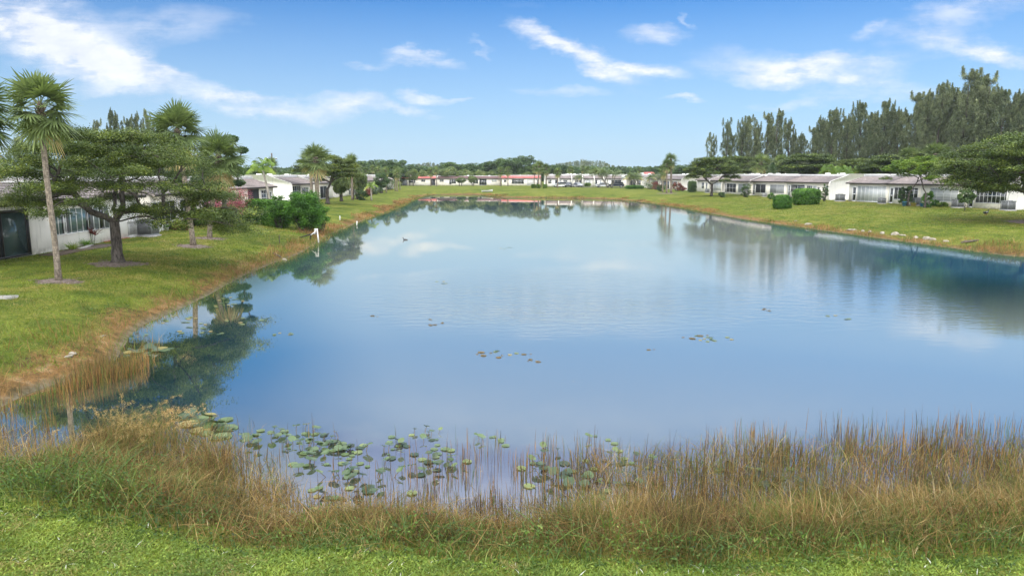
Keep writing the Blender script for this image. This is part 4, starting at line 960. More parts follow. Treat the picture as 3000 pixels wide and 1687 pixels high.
for i, (u0, u1, lb, ft) in enumerate([
        (1600, 1636, 'grey roofed far villa with tall white side walls, left of the cars', [('win', 1606, 1616, dict(z0=.9)), ('screen', 1626, 1634, dict(z0=.05, c=1))]),
        (1639, 1674, 'grey roofed far villa behind the parked white and dark cars', [('win', 1650, 1662, dict(z0=.9)), ('door', 1641, 1645)]),
        (1677, 1706, 'grey roofed far villa behind the car with a pale hood', [('win', 1684, 1694, dict(z0=.9)), ('screen', 1697, 1704, dict(z0=.05, c=1))]),
        (1709, 1740, 'grey roofed far villa behind the pale clipped bushes', [('win', 1716, 1730, dict(z0=.7, g=M_blind)), ('door', 1711, 1715)]),
        (1743, 1768, 'grey roofed far villa partly behind the bushy feather palms', [('screen', 1744, 1750, dict(z0=.05, c=1)), ('door', 1757, 1761)]),
        (1771, 1830, 'far villa with an open carport behind the feather palms', [('screen', 1790, 1820, dict(z0=.05, c=3))])]):
    far(lb, u0, u1, ys_, ft, finL=(i == 0), finR=True, seed=40 + i, rise=1.0, top=1.35, he=2.55, wall=M_wall2)
far('far villa with white posts behind the oval hedge', 1836, 1925, 226, [('screen', 1850, 1862, dict(z0=.05)), ('screen', 1885, 1902, dict(z0=.05, c=2)), ('win', 1868, 1880)], finR=True, seed=47, rise=1.0, top=1.2)
# homes further back whose roofs show above
for i, (u0, u1, y, vt, lb, rf) in enumerate([(1890, 1916, 300, 504, 'distant house with a pink red roof, between far palms and the palm trio', M_red), (1222, 1248, 330, 503, 'distant house with an orange roof, behind trees at the left of the far shore', M_orange),
                                           (1045, 1068, 330, 505, 'distant house with an orange roof behind the left row', M_orange), (1900, 1955, 360, 507, 'distant house with a salmon roof low among far trees', M_red), (1600, 1700, 300, 514, 'distant red roofed house behind the grey far villas', M_red)]):
    a = fx(u0, y); b = fx(u1, y); h_ = (512 - vt) / FPX * y + 3.9
    villa(lb, a, b, [('win', 1, 3, dict(z0=2.2, z1=3.3)), ('win', 4, 6, dict(z0=2.2, z1=3.3))], he=h_ - 1.0, rise=.8, top=.55, roof=rf, finR=False, seed=60 + i, vents=0, D=12)
# ------------------------------------------------------------------ trees and shrubs, left bank
pA = Gp(172, 826); o = sabal_palm('sabal_palm', top_h(pA, 315), 1, Rc=1.4, lean=(-.12, .1), nfr=38, nseg=24, dead=1, tr=.105)
place(o, pA, label='tall fan palm standing in front of the near left villa, whole trunk in view', cat='palm tree', group='fan palms of the left bank')
pB = np.array([-16.6, 22.2, gz(-16.6, 22.2)]); o = sabal_palm('sabal_palm', top_h(pB, 330), 7, Rc=1.5, lean=(.1, .2), nfr=40, nseg=24, dead=7)
place(o, pB, label='fan palm at the left edge, only its crown with brown hanging fronds in view', cat='palm tree', group='fan palms of the left bank')
pC = Gp(567, 722); o = sabal_palm('sabal_palm', top_h(pC, 385), 3, Rc=1.75, lean=(-.62, .3), nfr=46, nseg=24, dead=8, tr=.15)
place(o, pC, label='fan palm whose rounded crown rises above the big tree, left of two close trunks', cat='palm tree', group='fan palms of the left bank')
pD = Gp(614, 700); o = sabal_palm('sabal_palm', top_h(pD, 460), 5, Rc=1.8, lean=(.75, .3), nfr=42, nseg=24, dead=7, tr=.15)
place(o, pD, label='fan palm with a lower crown, right of two close trunks beside the pink tree', cat='palm tree', group='fan palms of the left bank')
M_mulch = m_plain('mulch', (.10, .07, .055), .95, .3, 9, 1.0, col2=(.24, .19, .16))
pT = Gp(345, 772)
for i, (p, r, lb) in enumerate([(pA, .85, 'bare soil ring under the tall near palm'), (pC, 1.0, 'bare soil ring under the left of two close palms'), (pD, 1.05, 'bare soil ring under the right of two close palms'), (pT, 1.25, 'root bound soil ring under the big layered tree')]):
    ring('soil', p, r, 70 + i, lb, M_mulch)
# the big layered tree
Ht = top_h(pT, 366)
ex = []
rg2 = np.random.default_rng(4)
for _ in range(13):
    xx = rg2.uniform(2.6, 5.3); ex.append((xx, rg2.uniform(-.8, 3.0), rg2.uniform(1.5, 3.3 if xx < 4 else 2.5)))
for _ in range(6): ex.append((rg2.uniform(-4.6, -2.4), rg2.uniform(-1, 1), rg2.uniform(2.75, 3.2)))
for _ in range(5): ex.append((rg2.uniform(1.2, 3.0), rg2.uniform(-1.5, .5), rg2.uniform(1.9, 2.8)))
o = layered_tree('canopy_tree', 4.9, Ht, 1.95, 21, zmin=2.85, nl=210000, extra=ex, leaf=.075, tr=.24, bottom=.42, npad=96)
place(o, pT, label='big dark layered tree with a broad crown spreading over the near left villas', cat='tree')
# broadleaf behind the palms
p = at_depth(652, 58); o = broad_tree('broadleaf_tree', top_h(p, 372), 2.1, 31, nl=24000, leaf=.16, zc=.62, zr=.38, tiers=9)
place(o, p, label='dense dark green tree rising behind the two close palms, left of the open sky', cat='tree')
p = at_depth(560, 62); o = broad_tree('broadleaf_tree', top_h(p, 455), 2.6, 32, nl=14000, leaf=.16)
place(o, p, label='dark tree hidden behind the rounded palm crown and the big layered tree', cat='tree')
# pink bougainvillea
pP = Gp(668, 655); o = bush('flowering_tree', 1.9, 1.7, top_h(pP, 537), 41, n=13000, leaf=.085, mat='pink', nc=80, stems=12, lowgap=.36)
mt = MB(); rgp = np.random.default_rng(2)
for k in range(6):
    a = k * 1.05; mt.tube(np.array([(math.cos(a) * .13, math.sin(a) * .13, 0), (math.cos(a) * .2, math.sin(a) * .2, .6), (math.cos(a) * .7, math.sin(a) * .7, 1.5)]), (.09, .07, .03), 6)
mt.build('trunk', M_bark, o)
place(o, pP, label='pink flowering tree with dark twisted stems left of the clipped hedge', cat='tree')
ring('soil', pP, .9, 75, 'bare soil ring under the pink flowering tree', M_mulch)
# drooping dark foliage tree hiding the right part of the big tree
# hedge and shrubs going down to the water
h0, h1 = Gp(736, 652), Gp(832, 668)
mid = (h0 + h1) / 2; L = np.linalg.norm((h1 - h0)[:2]) * 1.12; az = math.atan2(h1[1] - h0[1], h1[0] - h0[0])
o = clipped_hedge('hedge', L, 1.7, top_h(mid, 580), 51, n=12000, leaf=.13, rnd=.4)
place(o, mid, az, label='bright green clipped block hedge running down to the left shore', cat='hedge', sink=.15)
p = Gp(820, 668); o = bush('shrub', 1.0, 1.0, top_h(p, 575), 52, n=9000, leaf=.13, mat='hedge', nc=60); place(o, p, label='leafy shrub squeezed between the clipped hedge and the big round shrub', cat='shrub')
p = Gp(893, 678); o = bush('shrub', 1.62, 1.5, top_h(p, 560), 53, n=20000, leaf=.14, mat='hedge', nc=110, stems=20); place(o, p, label='big round leafy shrub above the white pipe frame on the left shore', cat='shrub')
p = at_depth(935, 60); o = bush('shrub', .9, .8, 2.6, 54, n=3200, leaf=.15, mat='hedge', nc=30, lowgap=.3); place(o, p, label='thin twiggy shrub leaning out right of the big round shrub', cat='shrub')
for i, (u, y, r, h, mt_, lb) in enumerate([(560, 57, 1.0, 1.5, 'hedge', 'round green bush by the screened porch behind the left palm trunk'), (585, 58, .8, 1.3, 'broad', 'dark bush right of the left palm trunk'),
        (640, 62, 1.5, 1.3, 'broad', 'low dark bush behind the right palm trunk'), (520, 52, .45, .5, 'red', 'reddish potted plant by the white porch post'), (705, 66, .9, 1.1, 'broad', 'low bush beside the white corner left of the hedge')]):
    p = at_depth(u, y); o = bush('shrub', r, r, h, 90 + i, n=3500, leaf=.11, mat=mt_, nc=36); place(o, p, label=lb, cat='shrub')
# bed plants by the near wall
for i, (u, v, k, r, h, lb) in enumerate([(213, 733, 'bright', .38, .42, 'spiky pale green plant in the soil bed under the long window'), (255, 722, 'hedge', .35, .42, 'leafy green plant in the bed left of the red leaved plant'), (221, 722, 'bright', .25, .5, 'yellow green plant behind the spiky pale one')]):
    p = Gp(u, v); o = empty('bed_plant', (0, 0, 0)); mb = MB(); rr = np.random.default_rng(i)
    blades(mb, np.tile([0, 0, 0.], (90, 1)) + rr.normal(0, .05, (90, 3)) * (1, 1, 0), h * rr.uniform(.7, 1.2, 90), .035, rr, lean=.7, curve=.5, seg=4, c=np.clip(rr.normal(.7, .2, 90), 0, 1)); mb.build('foliage', ML[k], o)
    place(o, p, label=lb, cat='plant', sink=0)
for i, (u, v, h, lb) in enumerate([(272, 716, .95, 'dark red leaved plant on thin stems by the garden chair'), (313, 697, .55, 'small pink leaved plant right of the garden chair')]):
    p = Gp(u, v); o = empty('red_plant', (0, 0, 0)); mb = MB(); rr = np.random.default_rng(i + 9); ms = MB()
    for k in range(3):
        b = rr.normal(0, .12, 2); hh = h * rr.uniform(.55, .8); ms.tube(np.array([(b[0] * .4, b[1] * .4, 0), (b[0], b[1], hh)]), .014, 5)
        blades(mb, np.tile([b[0], b[1], hh - .05], (18, 1)), .42 * h, .05, rr, lean=.9, curve=.6, seg=3, c=rr.uniform(0, .75, 18))
    mb.build('foliage', ML['red'], o); ms.build('stems', M_bark, o); place(o, p, label=lb, cat='plant', sink=0)
# fan palms and others further along
gLt = 'trees along the left bank'
gpalm = sabal_palm('sabal_palm', 4.6, 60, Rc=1.55, nfr=34, nseg=18, tr=.17)
gpalm2 = sabal_palm('sabal_palm', 5.4, 64, Rc=1.35, nfr=30, nseg=16, tr=.15, lean=(.3, .1))
used = set()
def palm(p, vtop, label, group, proto=None, rs=1.0):
    proto = proto or gpalm
    full = (4.6 + 1.35) if proto is gpalm else (5.4 + 1.15)
    s = top_h(p, vtop) / full; rz = (p[0] * 7.1 + p[1] * 3.3) % 6.28
    if proto.name in used: return dup(proto, p, rz, (s * rs, s * rs, s), label, group)
    used.add(proto.name); tag(proto, None, 'palm tree'); return place(proto, p, rz, (s * rs, s * rs, s), label, 'palm tree', group, sink=0)
palm(at_depth(926, 88), 424, 'fan palm with a full crown above the leafy shrubs, left of the layered tree', gLt, rs=1.22)
palm(at_depth(912, 99), 440, 'slightly lower fan palm directly behind the full crowned one', gLt, gpalm2, 1.1)
palm(at_depth(798, 150), 462, 'small fan palm behind the left row roofs, by the utility pole', gLt, rs=.9)
palm(at_depth(975, 150), 480, 'small fan palm behind the left row roofs, left of the tall full crowned palm', gLt, rs=.85)
pc = feather_palm('coconut_palm', 3.4, 71, L=1.65, nfr=15, lean=(-.55, 0), tr=.09); tag(pc, None, 'palm tree')
p = at_depth(790, 79); s = top_h(p, 470) / 4.1
place(pc, p, 0, s, 'feather palm with a curved thin trunk and bright arching fronds behind the clipped hedge', 'palm tree', gLt, sink=0)
pk = feather_palm('coconut_palm', 1.9, 72, L=1.25, nfr=13, tr=.09); tag(pk, None, 'palm tree')
p = Gp(1088, 588); place(pk, p, 0, top_h(p, 530) / 2.75, 'small feather palm alone on the left lawn near the far bend', 'palm tree', gLt, sink=0)
lay = layered_tree('canopy_tree', 3.4, 6.4, 1.9, 73, nl=42000, leaf=.15, tr=.2, npad=60, bottom=.45)
p = Gp(960, 598); place(lay, p, .5, (1.38, 1.38, top_h(p, 448) / 6.4), 'layered tree with forked dark trunk, right of the full crowned fan palm', 'tree', gLt)
lay2 = layered_tree('canopy_tree', 5.0, 7.4, 2.2, 74, nl=52000, leaf=.19, tr=.24, npad=80, bottom=.42)
palm(at_depth(1030, 118), 452, 'fan palm showing above the layered tree on the left bank', gLt, rs=.9)
wp = broad_tree('weeping_tree', 3.6, 1.35, 75, nl=9000, leaf=.42, mat='palm', hang=1, stems=3, tr=.1, zc=.62, zr=.34)
p = Gp(1000, 590); place(wp, p, 0, top_h(p, 505) / 3.6, 'drooping tree on three dark thin trunks, left one of the pair by the layered tree', 'tree', gLt)
p = Gp(1048, 584); dup(wp, p, 2, top_h(p, 503) / 3.6 * 1.05, 'drooping tree, right one of the pair by the layered tree', gLt)
rnd_ = broad_tree('broadleaf_tree', 5.0, 2.4, 76, nl=11000, leaf=.2, zc=.58, zr=.42, stems=2)
p = Gp(1118, 566); place(rnd_, p, 0, top_h(p, 500) / 5.0, 'dark round tree at the far end of the left lawn', 'tree', gLt)
palm(Gp(1132, 564), 488, 'fan palm beside the dark round tree at the far left lawn', gLt, gpalm2)
palm(Gp(1158, 560), 487, 'fan palm, left of three at the tip of the left lawn', gLt, gpalm2)
palm(Gp(1164, 561), 494, 'fan palm, middle of three at the tip of the left lawn', gLt, rs=.8)
palm(Gp(1172, 556), 490, 'fan palm, right of three at the tip of the left lawn', gLt, gpalm2, .95)
for i, (u, y) in enumerate([(1035, 225), (1055, 240), (1072, 235), (1090, 245), (1108, 232)]):
    palm(at_depth(u, y), 483 + (i % 3) * 3, '%s of five small fan palms standing behind the end of the left row' % ('first', 'second', 'third', 'fourth', 'fifth')[i], gLt, (gpalm, gpalm2)[i % 2], .9)
for i, (u, y, r, h, m_, lb) in enumerate([(1075, 140, 1.2, 1.5, 'red', 'reddish bush behind the small lone feather palm'), (1095, 150, 1.8, 1.6, 'broad', 'low dark bushes left of the dark round tree'), (1058, 118, 1.1, 1.8, 'broad', 'dark bush right of the drooping tree pair'), (1140, 190, 3, 2.6, 'broad', 'dark hedge like bush at the far left villas')]):
    p = at_depth(u, y); o = bush('shrub', r, r, h, 120 + i, n=2600, leaf=.16, mat=m_, nc=30); place(o, p, label=lb, cat='shrub')

# ------------------------------------------------------------------ right bank
gRt = 'trees along the right bank'
p = np.array([43.6, 61.0, gz(43.6, 61.0)]); 
ex = [(rg2.uniform(-6.6, -2), rg2.uniform(-2, 2), rg2.uniform(2.9, 4.3)) for _ in range(22)]
o = layered_tree('canopy_tree', 7.4, top_h(p, 378), 2.3, 81, nl=140000, extra=ex, leaf=.14, tr=.34, npad=120, bottom=.40, lean=(-.3, 0))
place(o, p, label='big spreading layered tree at the right edge, limbs reaching left over the villas', cat='tree', group=gRt)
ring('soil', p, 2.2, 77, 'bare soil under the spreading tree at the right edge', M_mulch)
p = Gp(2084, 575); place(lay2, p, 0, (1.03, 1.03, top_h(p, 457) / 7.4), 'layered tree on the right lawn with one dark trunk, right of the palm trio', 'tree', gRt)
brt = layered_tree('flame_tree', 3.3, 6.0, 1.6, 83, nl=24000, leaf=.13, mat='bright', tr=.12, npad=42, bottom=.60, squash=.8)
p = Gp(2660, 604); place(brt, p, 0, (1, 1, top_h(p, 462) / 6.0), 'slender bright green tree, left of two beside the blue pot', 'tree', gRt)
p = Gp(2709, 609); dup(brt, p, 2.2, (.98, .98, top_h(p, 452) / 6.0), 'slender bright green tree, right of two beside the blue pot', gRt)
p = Gp(2825, 618); o = broad_tree('young_tree', top_h(p, 550), 1.0, 84, nl=1500, leaf=.26, mat='broad', zc=.66, zr=.34, tr=.04)
place(o, p, label='young tree with big leaves in front of the window wall villa', cat='tree', group=gRt)
p = Gp(2650, 603); o = bush('shrub', .75, .7, 2.6, 85, n=3800, leaf=.16, mat='broad', nc=36); place(o, p, label='dark bush wrapped round the left slender tree', cat='shrub')
p = Gp(2716, 608); o = bush('shrub', .7, .6, 2.0, 86, n=2600, leaf=.15, mat='hedge', nc=30); place(o, p, label='green climbing bush right of the right slender tree', cat='shrub')
for i, (u, y, r, h, m_, lb) in enumerate([(2746, 88, .5, .7, 'hedge', 'low plant under the jalousie window, left one'), (2768, 86.5, .55, .6, 'bright', 'yellow green low plant under the jalousie window'), (2118, 128, .6, 1.0, 'broad', 'small bush by the porch right of the layered tree'),
        (2187, 126, .9, 2.6, 'broad', 'tall dark shrub with reddish base left of the white curved wall'), (2262, 116, .5, 1.0, 'hedge', 'small green shrub by the screened porch'), (2420, 106, .5, 2.6, 'broad', 'spindly shrub against the cream wall left of the gable'),
        (1984, 170, 1.2, 2.2, 'red', 'red leaved shrub right of the palm trio'), (2000, 172, 1.0, 1.2, 'red', 'low reddish plant right of the red leaved shrub'), (1925, 185, 1.5, 2.3, 'red', 'dark reddish shrub left of the palm trio'), (1905, 190, 2.2, 2.2, 'broad', 'dark round shrub left of the reddish one'),
        (1938, 168, 1.0, 1.5, 'broad', 'dark shrub at the foot of the palm trio')]):
    p = at_depth(u, y); o = bush('shrub', r, r, h, 130 + i, n=2400, leaf=.14, mat=m_, nc=26); place(o, p, label=lb, cat='shrub')
# clipped hedges of the right lawn
p = Gp(2291, 612); o = clipped_hedge('hedge', 2.1, 2.1, top_h(p, 566), 87, n=7000, leaf=.15, rnd=.8); place(o, p, .3, label='smaller clipped rounded hedge, left of two on the right bank', cat='hedge', sink=.2)
p = Gp(2362, 600); o = clipped_hedge('hedge', 4.2, 2.3, top_h(p, 548), 88, n=9500, leaf=.17, rnd=.6, flare=.12); place(o, p, .55, label='larger clipped hedge with a flat bright top, right of two on the right bank', cat='hedge', sink=.2)
p = at_depth(2029, 158); o = clipped_hedge('hedge', 1.9, 1.9, top_h(p, 529), 89, n=5000, leaf=.12, rnd=.5, mat='broad'); place(o, p, label='tall dark clipped column against the right row', cat='hedge', sink=.1)
p = at_depth(1860, 195); o = clipped_hedge('hedge', 5.2, 2.6, 1.15, 90, n=6000, leaf=.12, rnd=.6, mat='hedge'); place(o, p, .1, label='low oval clipped hedge on the far lawn below the feather palms', cat='hedge', sink=.1)
for i, (u, lb) in enumerate([(1563, 'left of the pale far bushes, on a stem near the lawn edge'), (1577, 'second pale far bush, touching the first on its right'), (1597, 'round pale bush at the white party wall'), (1701, 'pale clipped bush behind the far cars'), (1722, 'wide yellow green clipped bush right of the far cars')]):
    p = at_depth(u, 205 if i < 3 else 236); o = clipped_hedge('hedge', 1.3 if i < 4 else 2.2, 1.2, 1.2, 140 + i, n=1500, leaf=.14, rnd=.6, mat='bright'); place(o, p, label=lb, cat='bush', sink=.05)
# palm trio
for u, v, vt, lb, pr, rs in [(1953, 567, 466, 'fan palm, left one of the trio on the right lawn', gpalm2, 1.0), (1966, 566, 449, 'fan palm, tallest of the trio on the right lawn', gpalm2, 1.1), (1941, 564, 480, 'lowest fan palm of the trio on the right lawn, thin pale trunk', gpalm, .8)]:
    palm(Gp(u, v), vt, lb, gRt, pr, rs)
ring('soil', Gp(1955, 567), 2.2, 78, 'mulched bed under the palm trio', M_mulch)
# clumping feather palms
gA = 'feather palms near the far shore'
ar = feather_palm('areca_palm', 3.6, 91, L=2.0, nfr=9, nl=16, stems=7, spread=1.4, tr=.06, mat='palm', droop=.9); tag(ar, None, 'palm tree')
fst = True
for u, y, vt, sx, lb in [(1788, 215, 487, 1.5, 'bushy feather palm clump with dark trunks, in front of the grey far villas'), (1845, 205, 499, 1.2, 'feather palm clump left above the oval hedge'), (1872, 204, 501, 1.25, 'feather palm clump right above the oval hedge'),
                         (1925, 195, 499, 1.0, 'feather palm clump left of the palm trio'), (1905, 215, 510, .9, 'low feather palm clump between the oval hedge and the trio'), (1690, 233, 505, .8, 'curved trunk feather palm behind the pale hooded car')]:
    p = at_depth(u, y); s = top_h(p, vt) / 4.9
    if fst: place(ar, p, 1, (s * sx, s * sx, s), lb, 'palm tree', gA, sink=0); fst = False
    else: dup(ar, p, u % 6.0, (s * sx, s * sx, s), lb, gA)
# fan palms of the far shore
gFp = 'fan palms of the far shore'
for u, y, vt, lb in [(1262, 240, 490, 'fan palm with pale trunk in front of the dark far porch'), (1279, 238, 488, 'fan palm just right of the dark far porch'), (1466, 240, 489, 'fan palm left of the bright red roof'), (1488, 246, 488, 'fan palm over the left end of the bright red roof'),
                     (1565, 214, 481, 'leftmost palm of the tall far group at the red and grey roofs'), (1578, 222, 471, 'tallest fan palm of the far group at the red and grey roofs'), (1585, 224, 476, 'fan palm behind the tallest far one'), (1600, 212, 479, 'fan palm right of the tallest far one'),
                     (1634, 208, 491, 'lone dark trunked fan palm in front of the far cars'), (1672, 262, 487, 'fan palm behind the grey far roofs, above the dark car'), (1705, 270, 484, 'fan palm behind the far roofs, left of a close pair'), (1720, 268, 487, 'fan palm behind the far roofs, right of a close pair'),
                     (1875, 262, 490, 'fan palm behind the feather palm clumps'), (1740, 280, 491, 'small fan palm behind the far roofs, left of the bushy clump'), (1815, 262, 499, 'small fan palm right of the bushy feather palm clump')]:
    palm(at_depth(u, y), vt, lb, gFp, (gpalm, gpalm2)[u % 2], .95)
for u, y, vt, lb in [(2228, 152, 452, 'broad fan palm behind the right row, left of the dark conifer'), (2288, 156, 454, 'fan palm behind the right row, right of the dark conifer'), (2660, 128, 432, 'fan palm crown above the bright slender trees, left one'), (2735, 122, 420, 'fan palm crown above the bright slender trees, right one'), (2040, 190, 480, 'fan palm half hidden behind the layered tree of the right lawn')]:
    palm(at_depth(u, y), vt, lb, 'fan palms behind the right row', gpalm, 1.35)
# trees behind the right row
gRb = 'layered trees behind the right row'
for i, (u, y, vt, sx, lb) in enumerate([(2160, 165, 455, 1.25, 'dark layered tree behind the right row, just right of the lawn one'), (2372, 148, 448, 1.45, 'wide layered tree behind the villa with the curved wall'), (2520, 138, 462, 1.3, 'layered tree behind the gable villa'),
                                        (2610, 132, 450, 1.35, 'layered tree behind the seven pane villa'), (2740, 124, 440, 1.3, 'layered tree behind the jalousie villa'), (2860, 118, 450, 1.2, 'layered tree behind the window wall villa'), (2440, 150, 470, 1.0, 'low layered tree between the two wide ones')]):
    p = at_depth(u, y); dup(lay2, p, i * 1.3 + .4, (sx, sx, top_h(p, vt) / 7.4), lb, gRb)
p = at_depth(2262, 140); o = empty('norfolk_pine', (0, 0, 0)); mb = MB(); rr = np.random.default_rng(5); H_ = top_h(p, 470); MB().tube(np.array([(0, 0, 0), (0, 0, H_)]), (.12, .02), 6).build('trunk', M_bark, o)
for k in range(13):
    z = H_ * (.25 + .72 * k / 13); Lb_ = 2.4 * (1 - k / 13.5)
    for j in range(7):
        a = j * .9 + k * .4; s = rr.uniform(0, 1, 46); c_ = np.stack([np.cos(a) * s * Lb_, np.sin(a) * s * Lb_, z + .25 * s * Lb_], 1) + rr.normal(0, .09, (46, 3)); leaves(mb, c_, .22, rr, aspect=.35, flat=.5, c=rr.uniform(0, .5, 46))
mb.build('crown', ML['broad'], o); place(o, p, label='dark cone shaped conifer between two fan palms behind the right row', cat='tree')
hp = feather_palm('areca_palm', 3.8, 95, L=2.1, nfr=12, nl=16, stems=3, spread=1.2, tr=.09, mat='coco', droop=1.2); tag(hp, None, 'palm tree')
for i, (u, y, vt) in enumerate([(2445, 134, 470), (2475, 132, 476), (2500, 134, 474)]):
    p = at_depth(u, y); s = top_h(p, vt) / 5.2; lb = '%s of three bright feather palms behind the gable roof' % ('leftmost', 'middle', 'rightmost')[i]
    if i == 0: place(hp, p, 0, s, lb, 'palm tree', gRb, sink=0)
    else: dup(hp, p, i, s, lb, gRb)
for i, (u, y, vt, r) in enumerate([(2135, 172, 492, 4), (2215, 165, 496, 5), (2310, 160, 494, 5), (2410, 152, 492, 5), (2470, 150, 488, 4.5), (2545, 142, 486, 5), (2640, 138, 480, 5), (2725, 132, 478, 5), (2810, 128, 470, 5), (2900, 122, 470, 5), (2990, 116, 460, 5)]):
    p = at_depth(u, y); sc_ = (r / 2.4, r / 2.4, top_h(p, vt) / 5.0); dup(rnd_, p, i * .9, sc_, 'dark understorey tree behind the right row roofs, number %s from the left' % ('one', 'two', 'three', 'four', 'five', 'six', 'seven', 'eight', 'nine', 'ten', 'eleven')[i], 'understorey trees behind the right row')
# casuarinas
gC = 'tall feathery pines behind the right row'
P1 = pine_tree('casuarina_tree', 18, 101, Rb=4.2, nb=58, needles=34000); P2 = pine_tree('casuarina_tree', 18, 102, Rb=3.6, flare=1.0, nb=48); P3 = pine_tree('casuarina_tree', 18, 103, Rb=2.2, bare=.3, flare=1.8, nb=30, needles=17000, lean=(-1.2, 0)); P4 = pine_tree('casuarina_tree', 18, 104, Rb=5.2, nb=70, needles=34000)
for t_ in (P1, P2, P3, P4): tag(t_, None, 'tree')
pins = [(2092, 182, 392, P3, 1.0), (2122, 180, 352, P3, .9), (2160, 178, 345, P3, 1.0), (2188, 182, 338, P2, .9), (2215, 176, 352, P3, 1.1), (2240, 178, 330, P2, .95), (2268, 172, 322, P2, 1.0), (2305, 175, 345, P1, .9), (2345, 172, 388, P1, .8),
        (2395, 168, 340, P1, .9), (2432, 164, 312, P4, .9), (2475, 170, 335, P1, .9), (2512, 160, 290, P4, .85), (2548, 166, 330, P1, .9), (2580, 158, 286, P4, .85), (2622, 160, 315, P1, 1.0), (2668, 154, 270, P2, 1.1), (2702, 150, 258, P4, .8), (2740, 148, 232, P4, .8),
        (2775, 150, 250, P1, 1.0), (2808, 144, 200, P2, 1.1), (2845, 142, 225, P1, 1.0), (2880, 140, 212, P2, 1.2), (2920, 138, 250, P4, .9), (2958, 140, 265, P1, 1.1), (2992, 136, 240, P4, .9), (3045, 134, 250, P4, 1.0)]
pins += [(2140, 196, 385, P1, 1.1), (2205, 198, 372, P2, 1.1), (2258, 190, 365, P1, 1.0), (2325, 192, 392, P4, .8), (2372, 185, 372, P2, 1.1), (2415, 188, 352, P1, 1.1), (2455, 184, 350, P2, 1.1), (2494, 180, 338, P1, 1.1), (2532, 182, 328, P2, 1.2), (2564, 178, 332, P1, 1.2), (2602, 176, 318, P4, 1.0), (2645, 172, 318, P1, 1.2), (2686, 168, 300, P2, 1.2), (2722, 166, 282, P1, 1.2), (2758, 165, 268, P4, 1.0), (2792, 162, 262, P1, 1.2), (2826, 160, 258, P2, 1.2), (2862, 158, 252, P4, 1.0), (2900, 156, 262, P1, 1.2), (2940, 154, 285, P2, 1.2), (2975, 152, 280, P4, 1.0)]
cnt = {}
words = ['first', 'second', 'third', 'fourth', 'fifth', 'sixth', 'seventh', 'eighth', 'ninth', 'tenth', 'eleventh', 'twelfth', 'thirteenth', 'fourteenth', 'fifteenth', 'sixteenth', 'seventeenth', 'eighteenth', 'nineteenth', 'twentieth', 'twenty first', 'twenty second', 'twenty third', 'twenty fourth', 'twenty fifth', 'twenty sixth', 'twenty seventh']
for i, (u, y, vt, pr, wx) in enumerate(pins):
    p = at_depth(u, y); s = top_h(p, vt) / 19.6; lb = ('tall feathery grey green pine behind the right row, %s from the left' % words[i]) if i < 27 else ('feathery pine in the rear rank behind the right row, %s from the left' % words[i - 27])
    if pr.name not in cnt: cnt[pr.name] = 1; place(pr, p, i * 1.7, (s * wx * 1.15, s * wx * 1.15, s), lb, 'tree', gC)
    else: dup(pr, p, i * 1.7, (s * wx * 1.1, s * wx * 1.1, s), lb, gC)
gC2 = 'feathery pines behind the left row'
for i, (u, y, vt, pr) in enumerate([(60, 120, 395, P4), (140, 125, 400, P1), (215, 128, 405, P4), (300, 128, 350, P2), (345, 130, 318, P1), (378, 126, 345, P2), (412, 130, 328, P1), (445, 128, 322, P2), (480, 132, 350, P1), (255, 118, 390, P1)]):
    p = at_depth(u, y); s = top_h(p, vt) / 19.6; dup(pr, p, i * 2.1, (s * .85, s * .85, s), 'hazy feathery pine above the big layered tree, %s from the left' % words[[0, 1, 2, 4, 5, 6, 7, 8, 9, 3][i]], gC2)

# background trees across the lake: dark, tiered, each its own
bt1 = broad_tree('broadleaf_tree', 9, 5.2, 111, nl=9000, leaf=.42, tiers=12, zc=.60, zr=.42); bt2 = broad_tree('broadleaf_tree', 9, 4.2, 112, nl=8000, leaf=.40, zc=.55, zr=.46); tag(bt1, None, 'tree'); tag(bt2, None, 'tree')
gB = 'dark trees behind the far shore'
bk = [(1028, 250, 470, 5, 0), (1075, 262, 466, 6, 0), (1108, 256, 462, 5, 0), (1148, 250, 462, 5.5, 0), (1175, 258, 480, 3, 1), (1210, 275, 476, 5, 1), (1300, 285, 492, 4, 1), (1325, 292, 470, 8, 0), (1390, 300, 473, 6, 0), (1435, 290, 478, 5, 1), (1462, 285, 460, 7, 0), (1502, 280, 456, 7, 0),
      (1530, 288, 449, 7, 1), (1552, 290, 478, 5, 1), (1490, 300, 470, 6, 1), (1360, 300, 478, 6, 1), (1633, 300, 478, 6, 0), (1660, 310, 481, 6, 1), (1745, 300, 493, 5, 0), (1850, 320, 489, 7, 0), (1915, 320, 489, 7, 0), (1960, 300, 493, 6, 1), (2015, 280, 478, 6, 0), (735, 170, 478, 4, 0), (760, 175, 484, 5, 1), (690, 165, 486, 5, 1),
      (1250, 300, 488, 6, 1), (1410, 310, 484, 7, 1), (1600, 310, 486, 6, 1), (1700, 330, 492, 8, 1), (1800, 330, 494, 8, 1), (850, 210, 497, 6, 1), (905, 215, 492, 6, 1), (990, 220, 490, 5, 1), (820, 195, 498, 5, 0), (880, 200, 500, 4.5, 1)]
order_ = np.argsort([b[0] for b in bk]); num = {int(j): i for i, j in enumerate(order_)}
tens = ['', 'ten', 'twenty', 'thirty']; ones = ['', 'one', 'two', 'three', 'four', 'five', 'six', 'seven', 'eight', 'nine']
nw = lambda k: words[k] if k < 27 else ('twenty ' + ['', '', '', '', '', '', '', 'eighth', 'ninth'][k - 20] if k < 29 else ('thirtieth' if k == 29 else 'thirty ' + ['first', 'second', 'third', 'fourth', 'fifth', 'sixth', 'seventh'][k - 30]))
